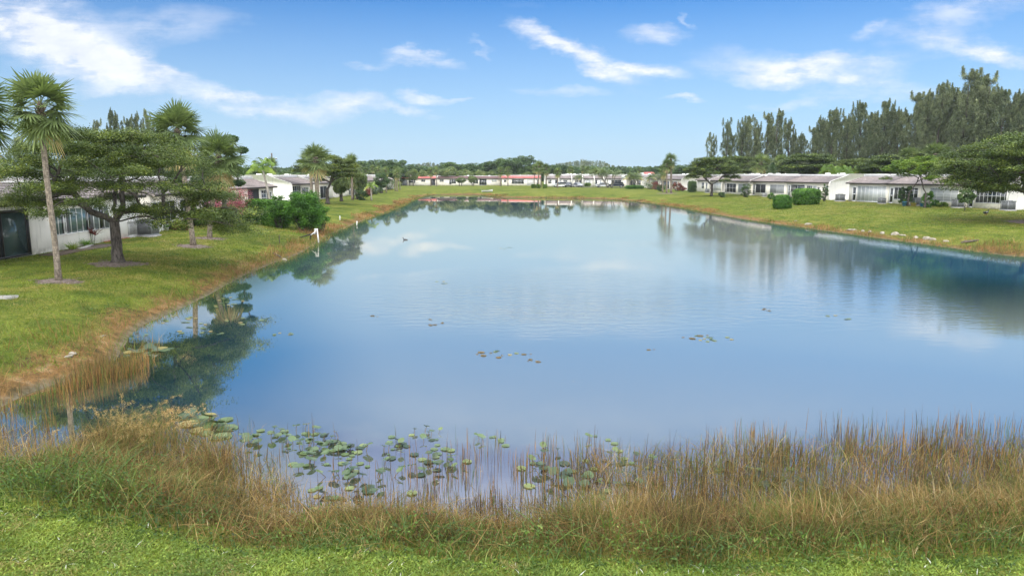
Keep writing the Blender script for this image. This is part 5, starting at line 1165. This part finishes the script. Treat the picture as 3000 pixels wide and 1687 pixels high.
for i, (u, y, vt, r, k) in enumerate(bk):
    pr = (bt1, bt2)[k]; p = at_depth(u, y); s = (r / (5.2, 4.2)[k] * 1.05, r / (5.2, 4.2)[k] * 1.05, top_h(p, vt) / 9.0)
    if i > 3 and k == 1: s = (s[0], s[1], s[2])
    lb = 'dark rounded background tree, %s from the left along the horizon' % nw(num[i])
    if pr.name not in cnt: cnt[pr.name] = 1; place(pr, p, i * 1.1, s, lb, 'tree', gB)
    else: dup(pr, p, i * 1.1, s, lb, gB)
# paler round trees just behind / before the far houses
gM = 'lighter trees around the far villas'
lt = broad_tree('broadleaf_tree', 5.5, 3.4, 113, nl=7000, leaf=.26, mat='palm', zc=.64, zr=.36, stems=2); tag(lt, None, 'tree')
for i, (u, y, vt, r, lb) in enumerate([(1205, 250, 494, 2.6, 'pale tree in front of the leftmost red roofed far villa'), (1312, 262, 489, 4.6, 'wide pale crowned tree over the grey maroon roof'), (1345, 262, 500, 2.6, 'small pale tree behind the maroon roof'), (1372, 268, 496, 3, 'yellow green tree behind the maroon roof'),
                                       (1410, 268, 498, 3, 'pale tree behind the tall sliding door villa'), (1440, 266, 500, 2.6, 'pale tree left of the two fan palms by the red roof'), (1740, 262, 492, 4.2, 'pale green tree behind the grey far roofs'), (1540, 268, 503, 3.0, 'pale tree right behind the bright red roof'), (1350, 247, 519, 2.0, 'dark round tree in front of the maroon roofed villa'), (1385, 250, 514, 1.8, 'small feathery tree before the tall sliding doors'),
                                       (1245, 262, 498, 3, 'pale tree right behind the leftmost red roof')]):
    p = at_depth(u, y); s = (r / 3.4 * 1.1, r / 3.4 * 1.1, top_h(p, vt) / 5.5)
    if i == 0: place(lt, p, 0, s, lb, 'tree', gM)
    else: dup(lt, p, i, s, lb, gM)
for i, (u, y, vt, lb) in enumerate([(700, 130, 496, 'bright bushy palms behind the left row roof, first clump'), (735, 132, 498, 'bright bushy palms behind the left row roof, second clump'), (830, 140, 500, 'bright bushy palms behind the left row roof, third clump'), (865, 145, 497, 'bright bushy palms behind the left row roof, fourth clump'), (900, 148, 499, 'bright bushy palms behind the left row roof, fifth clump'), (680, 125, 500, 'bright bushy palms right of the dense dark tree'), (945, 160, 500, 'bright bushy palms left of the full crowned palm')]):
    p = at_depth(u, y); s = top_h(p, vt) / 4.9; dup(ar, p, i, (s * 1.5, s * 1.5, s), lb, 'feather palms behind the left row')
# far-off woods that read as one mass
def woods(name, segs, y0, y1, seed, n, label, mat='pine'):
    rng = np.random.default_rng(seed); mb = MB()
    for (ua, ub, va, vb, sp) in segs:
        k = int(n * (ub - ua) / 400); u = rng.uniform(ua, ub, k); y = rng.uniform(y0, y1, k)
        for uu, yy in zip(u, y):
            x = (uu - CU) / FPX * yy; vt = va + (vb - va) * (uu - ua) / (ub - ua) + rng.normal(0, 2.0); h = max(3.0, (512 - vt) / FPX * yy + 3.9)
            m = 150; f = rng.uniform(.0, 1, m); wd = (h * .20 if sp else h * .42) * (np.sqrt(1 - f) if sp else np.sqrt(np.maximum(0, 1 - (2 * f - 1) ** 2)) * .9 + .12)
            a = rng.uniform(0, 6.28, m); rr = wd * np.sqrt(rng.uniform(0, 1, m))
            c_ = np.stack([x + rr * np.cos(a), yy + rr * np.sin(a), 1 + f * h * .99], 1)
            leaves(mb, c_, rng.uniform(.6, 1.5, m) * (1.0 if sp else 1.5), rng, aspect=.5, c=np.clip(rng.normal(.4, .2) + rng.normal(0, .15, m), 0, 1))
    o = mb.build(name, ML[mat]); tag(o, label, 'woods', None, 'stuff'); return o
woods('distant_woods', [(1615, 1700, 484, 471, 1), (1700, 1760, 471, 474, 1), (1760, 1800, 474, 490, 1), (1225, 1275, 482, 478, 1), (1275, 1310, 480, 494, 1)], 640, 720, 7, 260, 'hazy blue pine woods far beyond the far shore')
woods('horizon_trees', [(-200, 700, 486, 488, 0), (700, 1250, 497, 492, 0), (1250, 1620, 494, 494, 0), (1620, 2100, 492, 491, 0), (2100, 3200, 480, 470, 0)], 380, 470, 8, 110, 'low belt of trees closing the horizon', 'broad')
# ------------------------------------------------------------------ small things
M_ac = m_plain('grey_metal', (.27, .28, .28), .5, .1, 3); M_acd = m_plain('dark_louvre', (.055, .058, .06), .6, .1); M_ltac = m_plain('pale_metal', (.50, .50, .47), .5, .1)
M_black = m_plain('black_paint', (.018, .018, .02), .5, .1); M_pvc = m_plain('white_pvc', (.76, .76, .74), .4, .05)
M_rock = m_plain('limestone', (.36, .32, .25), .95, .3, 3, 1.0, col2=(.16, .14, .10)); M_blue = m_plain('blue_pot', (.07, .22, .36), .4, .1); M_terra = m_plain('terracotta', (.34, .11, .06), .8, .15)
M_yellow = m_plain('yellow_pot', (.62, .50, .14), .6, .1); M_wood = m_plain('weathered_wood', (.13, .10, .075), .9, .3, 5, .8)
M_feather = m_plain('black_feathers', (.015, .016, .018), .4, .2, 8); M_whitef = m_plain('white_feathers', (.75, .74, .70), .7, .05); M_redskin = m_plain('red_skin', (.38, .05, .04), .6, .1)
def ac(p, rz, label, sc=1.0, met=None):
    o = empty('air_conditioner', p, rz, label, 'air conditioner', 'air conditioners beside the villas'); o.scale = (sc, sc, sc)
    MB().box(-.5, .5, -.5, .5, -.12, .06).build('base_slab', M_conc, o)
    mb = MB()
    for x in (-.42, .37):
        for y in (-.42, .37): mb.box(x, x + .05, y, y + .05, .06, .86)
    mb.box(-.43, .43, -.43, .43, .83, .90); mb.box(-.43, .43, -.43, .43, .06, .12); b = mb.build('casing', met or M_ac, o)
    mb = MB()
    for k in range(13):
        x = -.36 + k * .06
        for y0 in (-.415, .405): mb.box(x, x + .022, y0, y0 + .012, .12, .83)
        for x0 in (-.415, .405): mb.box(x0, x0 + .012, x, x + .022, .12, .83)
    mb.build('grille', met or M_ac, o); MB().box(-.36, .36, -.36, .36, .12, .83).build('coil', M_acd, o)
    mb = MB(); mb.lathe([(.34, .90), (.34, .93), (.30, .935), (.30, .905)], k=18)
    for k in range(8): a = k * math.pi / 8; mb.obox((-.32 * math.cos(a), -.32 * math.sin(a), .925), (.32 * math.cos(a), .32 * math.sin(a), .925), .012)
    mb.build('fan_guard', M_acd, o); return o
for i, (u, v, rz, sc, lb) in enumerate([(2511 - 135, 584, .1, .95, 'air conditioner against the wall left of the cream gable end'), (2461, 590, .1, 1.15, 'wide air conditioner between the gable wall and the seven pane villa'), (2583, 597, .1, .85, 'air conditioner at the right end of the seven tall panes'), (2683, 603, .1, 1.1, 'air conditioner between the two slender trees'),
        (2805, 609, .1, 1.1, 'air conditioner beside the young tree'), (2952, 617, .1, 1.15, 'long air conditioner under the right end of the window wall'), (2192, 572, .1, .85, 'air conditioner at the foot of the curved white wall'), (2072, 565, .1, .9, 'dark air conditioner left of the layered tree trunk'), (2240, 577, .1, .75, 'pale air conditioner by the screened porch'),
        (2047, 558, .1, .9, 'air conditioner right of the clipped column'), (958, 580, .05, 1.1, 'air conditioner behind the fan palm in the left row')]):
    p = Gp(u, v); ac(p, math.atan2(-25, 4) + .0, lb, sc, M_ltac if i in (6, 8) else None)
ac(Gp(370, 694), math.atan2(1, 0), 'tall pale air conditioner beside the big tree trunk', 1.12, M_ltac)
ac(Gp(434, 692), math.atan2(1, 0), 'grey green air conditioner at the end of the near left wall', 1.2)
# garden chair
p = Gp(298, 702); o = empty('garden_chair', p, R(-40), 'metal framed garden chair against the long window wall', 'chair')
mb = MB(); 
for sx in (-.26, .26):
    mb.tube(np.array([(sx, -.28, 0), (sx, -.25, .42), (sx, .02, .44), (sx, .22, .42), (sx, .42, .98)]), .014, 5); mb.tube(np.array([(sx, .30, 0), (sx, .12, .42), (sx, -.1, .62), (sx, .22, .66)]), .014, 5)
mb.build('frame', M_black, o); MB().box(-.25, .25, -.26, .22, .425, .44).build('seat', M_wood, o)
mb = MB(); mb.add([(-.25, .22, .44), (.25, .22, .44), (.25, .42, .96), (-.25, .42, .96), (-.25, .235, .435), (.25, .235, .435), (.25, .435, .955), (-.25, .435, .955)], [(0, 1, 2, 3), (7, 6, 5, 4), (0, 3, 7, 4), (1, 5, 6, 2), (3, 2, 6, 7), (0, 4, 5, 1)]); mb.build('backrest', M_acd, o)
# brick paving and edging by the long window
p = Gp(330, 701); o = MB().box(-1.9, 1.9, -.55, .55, -.2, .035).build('brick_paving', M_terra); o.location = tuple(p); o.rotation_euler = (0, 0, R(92)); tag(o, 'strip of red brick paving below the garden chair', None, None, 'structure')
p = Gp(212, 737); o = MB().box(-2.9, 2.9, -.55, .5, -.2, .03).build('soil_bed', M_soil); o.location = tuple(p + (-.15, 1.0, 0)); o.rotation_euler = (0, 0, R(92)); tag(o, 'dark soil bed along the long window wall', None, None, 'structure')
for i, (u, v) in enumerate([(240, 730), (252, 727), (262, 722)]):
    o = MB().box(-.26, .26, -.12, .12, -.05, .1).build('edging_stone', M_conc); o.location = tuple(Gp(u, v)); o.rotation_euler = (0, 0, R(80 + i * 9)); tag(o, '%s pale edging stone in front of the bed plants' % ['nearest', 'middle', 'farthest'][i], 'stone', 'edging stones of the bed')
# wall lamp on the near left home
o = empty('wall_lamp', (-23.62, 36.7, 3.15), 0, 'black twin floodlight high on the rough wall by the dark door frame', 'lamp')
mb = MB(); mb.box(-.2, -.02, -.06, .06, -.06, .06); mb.tube(np.array([(-.02, 0, 0), (.1, -.12, -.03)]), .02, 6); mb.tube(np.array([(-.02, 0, 0), (.1, .14, -.03)]), .02, 6); mb.build('bracket', M_black, o)
for y in (-.16, .18): MB().lathe([(0, .06), (.05, .05), (.07, -.06), (.06, -.065), (0, -.05)], (.12, y, -.05), 10).build('lamp_head', M_black, o)
# planters and clutter by the porch
for i, (u, v, r, h, m_, lb) in enumerate([(500, 672, .22, .34, M_wood, 'dark wooden planter left of the white porch post'), (514, 669, .2, .4, M_terra, 'clay planter by the white porch post'), (489, 675, .14, .2, M_pvc, 'small white pot at the end of the porch wall'), (527, 667, .14, .2, M_pvc, 'small white pot right of the porch post'),
        (2649, 604, .26, .55, M_blue, 'blue plant pot, left one at the slender trees'), (2701, 606, .26, .42, M_blue, 'blue plant pot, right one at the slender trees'), (2676, 604, .32, .36, M_yellow, 'yellow pot between the slender trees'), (2406, 584, .3, .42, M_terra, 'dark red pot against the cream wall'), (2690, 602, .25, .3, M_terra, 'brown pot beside the yellow one')]):
    o = empty('plant_pot', Gp(u, v), 0, lb, 'pot'); MB().lathe([(0, 0), (r * .75, 0), (r, h * .92), (r * 1.08, h * .92), (r * 1.08, h), (r * .9, h), (r * .88, h * .9), (0, h * .88)], k=14).build('pot', m_, o)
    rr = np.random.default_rng(i); mb = MB(); blades(mb, np.tile([0, 0, h * .88], (34, 1)), rr.uniform(.15, .45, 34), .04, rr, lean=.6, curve=.6, seg=3, c=rr.uniform(.2, 1, 34)); mb.build('foliage', ML['bright' if i % 2 else 'hedge'], o)
# white pipe frame
a0 = Gp(934, 711); yy = a0[1]
def at(u, v, dy=0.0):
    d = ray(u, v); t = (yy + dy) / d[1]; return np.array([0, 0, CAMZ]) + d * t
o = empty('pipe_frame', (0, 0, 0), 0, 'white pipe frame standing in the dry grass at the left shore', 'frame')
mb = MB(); mb.tube(np.array([at(934, 714), at(929, 673)]), .05, 7); mb.tube(np.array([at(922, 686), at(923.5, 673.5)]), .045, 7); mb.tube(np.array([at(921.5, 672), at(931, 672)]), .055, 7); mb.tube(np.array([at(923, 679), at(911, 688.5)]), .035, 6); mb.build('white_pipe', M_pvc, o)
mb = MB(); mb.tube(np.array([at(932, 683), at(912, 686, .1), at(893, 692, .1), at(875, 696.5, .2)]), .055, 6); mb.tube(np.array([at(910, 686, .1), at(909.5, 703, .1)]), .05, 6); mb.build('dark_pipe', M_black, o)
for i, (u, v0, v1, w, lb) in enumerate([(996, 643, 632, .05, 'short white stake in the left bank grass'), (1044.5, 657, 648, .05, 'short leaning white stake at the left waterline'), (819, 712, 688, .03, 'thin pale reed stake on the left slope')]):
    p = Gp(u, v0 + 2); h = top_h(p, v1); o = MB().tube(np.array([(0, 0, -.2), (.06 * (i == 1) + .0, 0, h * .95), (.07 * (i == 1), 0, h)]), (w, w, w * .6), 7).build('stake', M_pvc if i < 2 else M_wood); o.location = tuple(p); tag(o, lb, 'stake')
# rocks
def rock(u, v, sx, sz, seed, label, mat=None, z=None):
    sx, sz = sx * .6, sz * .45
    rr = np.random.default_rng(seed); p = Gp(u, v) if z is None else P(u, v, z); o = MB().ball((0, 0, 0), (sx, sx * .6, sz), 10, 7, jit=.2, rng=rr).build('rock', mat or M_rock, smooth=False); o.location = (p[0], p[1], p[2] + sz * .1); o.rotation_euler = (rr.normal(0, .1), rr.normal(0, .1), rr.uniform(0, 3)); return tag(o, label, 'rock', 'rocks along the shore')
wr = ['first', 'second', 'third', 'fourth', 'fifth', 'sixth', 'seventh', 'eighth', 'ninth', 'tenth', 'eleventh', 'twelfth']
for i, (u, v, sx, sz) in enumerate([(2331, 648, .38, .12), (2368, 658, .62, .3), (2497, 674, .75, .2), (2528, 678, .35, .25), (2549, 680, .35, .22), (2585, 684, .5, .3), (2622, 688, .5, .45), (2645, 690, .6, .18), (2683, 697, .5, .3), (2716, 701, .55, .4), (2734, 703, .45, .28), (2772, 708, .4, .2)]):
    rock(u, v, sx, sz, i, 'pale limestone rock at the right waterline, %s from the left' % wr[i])
rock(833, 762, .34, .22, 20, 'pale rock by the dark branch at the left waterline'); rock(200, 1045, .22, .08, 21, 'flat pale rock in the left inlet bank, upper one'); rock(212, 1035, .28, .08, 22, 'flat pale rock in the left inlet bank, lower one'); rock(300, 985, .2, .07, 23, 'pale stone on the dry left bank above the inlet')
p = Gp(2838, 712); o = MB()
for k in range(7): o.tube(np.array([(-.6 + k * .08, -.12 + k * .05, .05 + .015 * k), (.55 + k * .07, .08 + k * .05, .13 + .03 * (k % 3))]), (.045, .025), 6)
o = o.build('driftwood', M_wood); o.location = tuple(p); tag(o, 'pile of dark driftwood and planks at the right waterline', 'driftwood')
p = Gp(818, 756); o = MB().tube(np.array([(-.5, .5, .25), (0, 0, .12), (.25, -.35, .06)]), (.03, .05, .04), 6).build('branch', M_wood); o.location = tuple(p); tag(o, 'bare branch lying left of the pale rock at the left shore', 'branch')
# slab, pale trough at the far bank, utility pole
o = MB().box(-1.2, .42, -.26, .26, -.3, .04).build('concrete_slab', M_conc); pp = Gp(2, 872); o.location = tuple(pp); o.rotation_euler = (0, 0, .12); tag(o, 'concrete slab set in the near left lawn at the frame edge', 'slab')
p = Gp(1428, 563); o = empty('small_boat', p, R(8), 'small white boat pulled up on the far bank', 'boat'); L_ = 1.5
mb = MB(); ns_ = 9; prof = []
for k in range(ns_):
    s = -1 + 2 * k / (ns_ - 1); w = .55 * (1 - max(0, s) ** 2.2) + .03; h = .42 + .12 * max(0, s)
    for a in (-1, -.75, -.35, 0, .35, .75, 1): prof.append((s * L_ * .9 + 0, w * a, h * abs(a) ** 2.2 + (.15 * max(0, s) ** 2)))
Q = [(i * 7 + j, i * 7 + j + 1, (i + 1) * 7 + j + 1, (i + 1) * 7 + j) for i in range(ns_ - 1) for j in range(6)]
mb.add(prof, Q, [(0, j, j + 1) for j in range(1, 6)]); mb.build('hull', M_pvc, o); MB().box(-.3, .0, -.42, .42, .28, .33).build('seat', M_wood, o)
p = at_depth(799, 158); o = empty('utility_pole', p, 0, 'wooden utility pole above the left row roofs', 'pole'); h = top_h(p, 449)
MB().tube(np.array([(0, 0, -.5), (0, 0, h)]), (.2, .14), 8).build('pole', M_wood, o); MB().box(-1.1, 1.1, -.06, .06, h - 1.3, h - 1.15).build('crossarm', M_wood, o)
for x in (-.95, .95): MB().lathe([(0, 0), (.07, 0), (.09, .12), (.04, .22), (0, .22)], (x, 0, h - 1.15), 8).build('insulator', M_pvc, o)

# waterfowl
def fowl(p, rz, sc, label, swim, patch=True):
    o = empty('duck', p, rz, label, 'duck'); o.scale = (sc, sc, sc); b = -.10 if swim else .12
    mb = MB(); prof = [(-.36, .17, .012, .014), (-.30, .15, .05, .03), (-.2, .12, .10, .085), (-.06, .10, .135, .125), (.08, .105, .13, .125), (.17, .14, .09, .095), (.21, .20, .055, .06), (.225, .28, .042, .042), (.235, .345, .042, .044), (.27, .37, .048, .046), (.31, .365, .03, .03), (.325, .36, .012, .012)]
    V = []; k = 12
    for x, z, ry, rz_ in prof:
        for j in range(k): a = 2 * math.pi * j / k; V.append((x + (.5 * rz_ * math.sin(a) * (-1 if .16 < x < .24 else 0)), ry * math.cos(a), z + b + rz_ * math.sin(a)))
    n = len(prof); mb.add(V, [(i * k + j, i * k + (j + 1) % k, (i + 1) * k + (j + 1) % k, (i + 1) * k + j) for i in range(n - 1) for j in range(k)], [(0, j + 1, j) for j in range(1, k - 1)] + [((n - 1) * k, (n - 1) * k + j, (n - 1) * k + j + 1) for j in range(1, k - 1)])
    mb.build('body', M_feather, o, smooth=True)
    MB().ball((.355, 0, .352 + b), (.05, .022, .014), 8, 5).build('bill', M_redskin, o, True)
    for s in (-1, 1):
        MB().ball((-.06, s * .115, .13 + b), (.2, .03, .075), 10, 6).build('wing', M_feather, o, True)
        if patch: MB().ball((-.02, s * .138, .15 + b), (.07, .012, .035), 8, 5).build('wing_patch', M_whitef, o, True)
        if not swim:
            lg = MB().tube(np.array([(.0, s * .06, .13), (.01, s * .06, .0)]), .012, 6); lg.box(-.01, .09, s * .06 - .035, s * .06 + .035, 0, .012); lg.build('leg', M_redskin, o)
    return o
fowl(Gp(2888, 630), R(8), 1.0, 'black duck with a white wing patch on the right lawn', False)
fowl(P(1187, 703, 0.0), R(165), .62, 'dark duck floating alone on the open water near the left bank', True, False)

# cars
def car(p, rz, paint, label, suv=True, sc=1.0):
    o = empty('parked_car', p, rz, label, 'car', 'cars parked at the far shore'); o.scale = (sc, sc, sc); H_ = 1.62 if suv else 1.42
    body = [(-2.25, .45), (-2.3, .75), (-2.2, 1.0), (2.15 if not suv else -1.2, 1.0), (2.2, .95), (2.3, .7), (2.25, .35), (-2.2, .32)]
    low = [(-2.28, .42), (-2.3, .85), (-2.15, 1.02), (-.95, 1.06), (1.1, 1.04), (2.1, .92), (2.28, .72), (2.26, .36), (-2.2, .34)]
    cab = [(-2.12 if suv else -1.6, 1.0), (-1.9 if suv else -1.0, H_ - .04), (-1.2, H_), (.2, H_), (1.15, 1.02)]
    def pr(prof, w, tw):
        mb = MB(); n = len(prof); zmax = max(z for _, z in prof); zmin = min(z for _, z in prof); V = []
        for s in (-1, 1): V += [(x, s * (w + (tw - w) * (z - zmin) / (zmax - zmin)), z) for x, z in prof]
        import mathutils
        tr = mathutils.geometry.tessellate_polygon([[Vector((x, z, 0)) for x, z in prof]])
        mb.add(V, [(i, (i + 1) % n, (i + 1) % n + n, i + n) for i in range(n)], [tuple(t) for t in tr] + [tuple(a + n for a in reversed(t)) for t in tr]); return mb
    b = pr(low, .9, .86).build('body', paint, o)
    pr(cab, .84, .66).build('cabin', paint, o)
    g_ = [(x * .965 + .0, 1.07 if z < 1.1 else z - .09) for x, z in cab]
    mb = pr(g_, .855, .695); mb.build('side_window', M_glassd, o)
    mb = MB(); mb.add([(.36, -.6, H_ - .06), (.36, .6, H_ - .06), (1.12, .74, 1.09), (1.12, -.74, 1.09)], [(0, 1, 2, 3)]); mb.build('windscreen', M_glassd, o)
    mb = MB(); xr = -1.94 if suv else -1.1; mb.add([(xr - .02, -.6, H_ - .12), (xr - .02, .6, H_ - .12), ((-2.17 if suv else -1.62), .72, 1.1), ((-2.17 if suv else -1.62), -.72, 1.1)], [(3, 2, 1, 0)]); mb.build('rear_window', M_glassd, o)
    for x in (-1.4, 1.4):
        for s in (-1, 1):
            w = MB(); V = []; k = 18
            for y, r in ((s * .72, .0), (s * .72, .33), (s * .93, .33), (s * .93, .22)): V += [(x + r * math.cos(2 * math.pi * j / k), y, .33 + r * math.sin(2 * math.pi * j / k)) for j in range(k)]
            w.add(V, [(i * k + j, i * k + (j + 1) % k, (i + 1) * k + (j + 1) % k, (i + 1) * k + j) for i in range(3) for j in range(k)]); w = w.build('wheel', M_black, o)
            r_ = MB(); V = [(x, s * .94, .33)] + [(x + .2 * math.cos(2 * math.pi * j / k), s * .925, .33 + .2 * math.sin(2 * math.pi * j / k)) for j in range(k)]; r_.add(V, None, [(0, 1 + j, 1 + (j + 1) % k) for j in range(k)]); r_.build('rim', M_ltac, w)
    for s in (-1, 1): MB().box(2.2, 2.29, s * .68 - .14, s * .68 + .14, .68, .82).build('headlight', M_pvc, o); MB().box(-2.32, -2.24, s * .72 - .1, s * .72 + .1, .75, .95).build('tail_light', M_redskin, o)
    return o
M_cw = m_plain('cream_car_paint', (.66, .66, .62), .25, .03, spec=.6); M_cd = m_plain('dark_car_paint', (.06, .07, .08), .25, .05, spec=.6); M_cs = m_plain('silver_car_paint', (.42, .43, .44), .25, .03, spec=.6)
for u, y, rz, pt, lb, suv in [(1642, 226, R(200), M_cw, 'cream van like car, leftmost of three parked before the grey villas', True), (1666, 224, R(-100), M_cd, 'dark grey car seen from behind, middle of three parked at the far shore', True), (1693, 225, R(-75), M_cs, 'silver car with dark front, rightmost of three parked at the far shore', False),
                         (1768, 222, R(185), M_cw, 'white car half behind the bushy feather palm clump', False), (1806, 216, R(175), M_cd, 'dark car between the feather palm clumps', True)]:
    car(at_depth(u, y), rz, pt, lb, suv)
a, b = at_depth(1612, 232), at_depth(1850, 214)
o = MB().box(0, np.linalg.norm((b - a)[:2]), -3.2, 3.2, -.4, .03).build('car_park', m_plain('asphalt', (.07, .07, .07), .9, .15, 2)); o.location = (a[0], a[1], max(a[2], b[2]) + .0); o.rotation_euler = (0, 0, math.atan2(b[1] - a[1], b[0] - a[0])); tag(o, 'grey parking strip before the far villas', None, None, 'structure')

# water lilies
M_pad = m_leaf('lily_pads', [(0, (.018, .028, .014)), (.35, (.045, .080, .034)), (.7, (.095, .150, .055)), (.88, (.17, .21, .07)), (1, (.33, .27, .09))], rough=.35, trans=.15, spec=.5)
M_padb = m_leaf('old_lily_pads', [(0, (.05, .04, .015)), (.5, (.14, .09, .02)), (1, (.22, .19, .05))], rough=.4, trans=.1)
def pad_mb(mb, rng, r, ctr, tilt, az, c, curl=.12):
    k = 18; a = np.linspace(.16, 2 * math.pi - .16, k); V = [(0, 0, 0)]
    for f in (.55, 1.0): V += [(r * f * math.cos(t) * 1.15, r * f * math.sin(t), curl * r * f ** 2 * (1 + .5 * math.sin(3 * t))) for t in a]
    V = np.array(V); ct, st_ = math.cos(tilt), math.sin(tilt); V = np.stack([V[:, 0] * ct + V[:, 2] * st_, V[:, 1], -V[:, 0] * st_ + V[:, 2] * ct], 1)
    ca, sa = math.cos(az), math.sin(az); V = np.stack([V[:, 0] * ca - V[:, 1] * sa, V[:, 0] * sa + V[:, 1] * ca, V[:, 2]], 1) + np.array(ctr)
    mb.add(V, [(1 + j, 1 + k + j, 2 + k + j, 2 + j) for j in range(k - 1)], [(0, 1 + j, 2 + j) for j in range(k - 1)], c)
protos = []
def lily(seed, n, rmin, rmax, spread, raised, mat):
    rng = np.random.default_rng(seed); o = empty('water_lily', (0, 0, 0)); ms = MB()
    for k in range(n):
        a, d = rng.uniform(0, 6.28), spread * math.sqrt(rng.random()); x, y = d * math.cos(a), d * math.sin(a) * .8; r = rng.uniform(rmin, rmax); up = rng.random() < raised
        z = rng.uniform(.05, .14) if up else .012; t = rng.uniform(.1, .5) if up else rng.uniform(0, .05)
        mb = MB(); pad_mb(mb, rng, r, (x, y, z), t, rng.uniform(0, 6.28), np.clip(rng.normal(.6 if not up else .42, .22), 0, 1), .2 if up else .03); mb.build('pad', mat, o)
        if up: ms.tube(np.array([(x * .7, y * .7, -.1), (x, y, z)]), .006, 5); ms.build('stalk', M_padb, o); ms = MB()
    return o
spots = []
rgl = np.random.default_rng(8)
def zone(u0, u1, v0, v1, n, ks, sc, what, where):
    uu = np.sort(rgl.uniform(u0, u1, n))
    for i, u in enumerate(uu):
        spots.append((u, rgl.uniform(v0, v1), ks[rgl.integers(0, len(ks))], rgl.uniform(*sc), what + ' ' + where + (', %s from the left' % words[i] if n > 1 else '')))
GP, FP, BP = 'tilted green lily pads', 'flat lily pads', 'browning lily leaves'
zone(715, 900, 1262, 1330, 8, (0, 1, 2), (.7, 1.0), GP, 'at the left end of the rushes'); zone(850, 1050, 1275, 1395, 16, (0, 1, 2, 3), (.7, 1.0), GP, 'in the thickest lily patch'); zone(980, 1180, 1385, 1440, 6, (0, 1, 3), (.7, .95), GP, 'close to the near bank')
zone(1080, 1320, 1280, 1390, 12, (0, 2, 3), (.6, .9), GP, 'right of the thickest lily patch'); zone(1370, 1440, 1275, 1310, 2, (2,), (.6, .8), GP, 'on its own beyond the rushes'); zone(1740, 1775, 1290, 1312, 1, (2,), (.7, .8), GP, 'at the outer edge of the middle rushes')
zone(1600, 1880, 1345, 1440, 14, (0, 1, 2, 3), (.7, 1.0), GP, 'in the patch right of the middle'); zone(2110, 2260, 1370, 1420, 4, (0, 3), (.7, 1), GP, 'deep in the right hand rushes'); zone(860, 960, 1440, 1480, 2, (4,), (.5, .7), FP, 'touching the near grass')
zone(520, 670, 1215, 1300, 7, (5, 6), (.75, 1.0), 'broad flat lily pads', 'under the mirrored palm'); zone(390, 470, 975, 1040, 4, (0, 5), (.7, .9), GP, 'beside the left inlet reeds'); zone(450, 720, 905, 985, 9, (4,), (.6, .9), FP, 'along the left bank'); zone(570, 710, 862, 900, 5, (4,), (.6, .8), FP, 'by the far part of the left bank')
zone(815, 870, 972, 985, 2, (4, 7), (.5, .7), FP, 'on open water left of the middle'); zone(1080, 1100, 925, 932, 1, (7,), (.5, .6), BP, 'farthest left on open water'); zone(1250, 1320, 920, 960, 4, (7,), (.35, .55), BP, 'left of the middle')
zone(1400, 1500, 1030, 1056, 4, (4, 7), (.5, .7), FP, 'in the middle of the open water'); zone(1540, 1620, 1032, 1060, 3, (7,), (.4, .6), BP, 'in the middle'); zone(1900, 1930, 1015, 1030, 1, (7,), (.4, .5), BP, 'alone right of the middle'); zone(2010, 2165, 985, 1000, 5, (7, 4), (.5, .75), BP, 'in a line on the right')
zone(2180, 2270, 890, 935, 3, (7,), (.35, .55), BP, 'far out on the right'); zone(1430, 1475, 724, 728, 1, (4,), (.9, 1), FP, 'far out near the middle'); zone(1300, 1320, 823, 827, 1, (4,), (.7, .8), FP, 'far out left of the middle'); zone(2440, 2470, 925, 930, 1, (4,), (.7, .8), FP, 'farthest right on open water')
kk = {0: 'green water lilies among the rushes', 4: 'flat water lilies', 5: 'broad flat lilies near the left bank', 7: 'browning lily leaves adrift'}
par_ = [(200, 4, .07, .11, .75, .5, M_pad), (201, 3, .075, .12, .6, .6, M_pad), (202, 4, .05, .10, .7, .4, M_pad), (203, 5, .06, .11, .95, .45, M_pad), (204, 4, .06, .11, .8, .0, M_pad), (205, 5, .13, .20, .55, .15, M_pad), (206, 4, .12, .20, .5, .2, M_pad), (207, 3, .06, .12, .5, .3, M_padb)]
pro = {}
for u, v, k, s, lb in spots:
    p = P(u, v, .004); gr = kk[{1: 0, 2: 0, 3: 0, 6: 5}.get(k, k)]
    if k not in pro: pro[k] = tag(lily(*par_[k]), lb, 'water lily', gr); pro[k].location = tuple(p); pro[k].scale = (s, s, s)
    else: dup(pro[k], p, rgl.uniform(0, 6.28), s, lb, gr)
# ------------------------------------------------------------------ air
zt = 40.0
hz_o = MB().box(-900, 900, -60, 900, -3.0, zt)
m, q = newmat('haze_air')
q.n('ShaderNodeOutputMaterial', {'Volume': q.n('ShaderNodeVolumePrincipled', {'Color': (.88, .94, 1.0, 1), 'Density': .00015, 'Anisotropy': .3}).outputs[0]})
hz_o = hz_o.build('haze', m); tag(hz_o, 'thin pale haze over the lake and far trees', None, None, 'stuff')
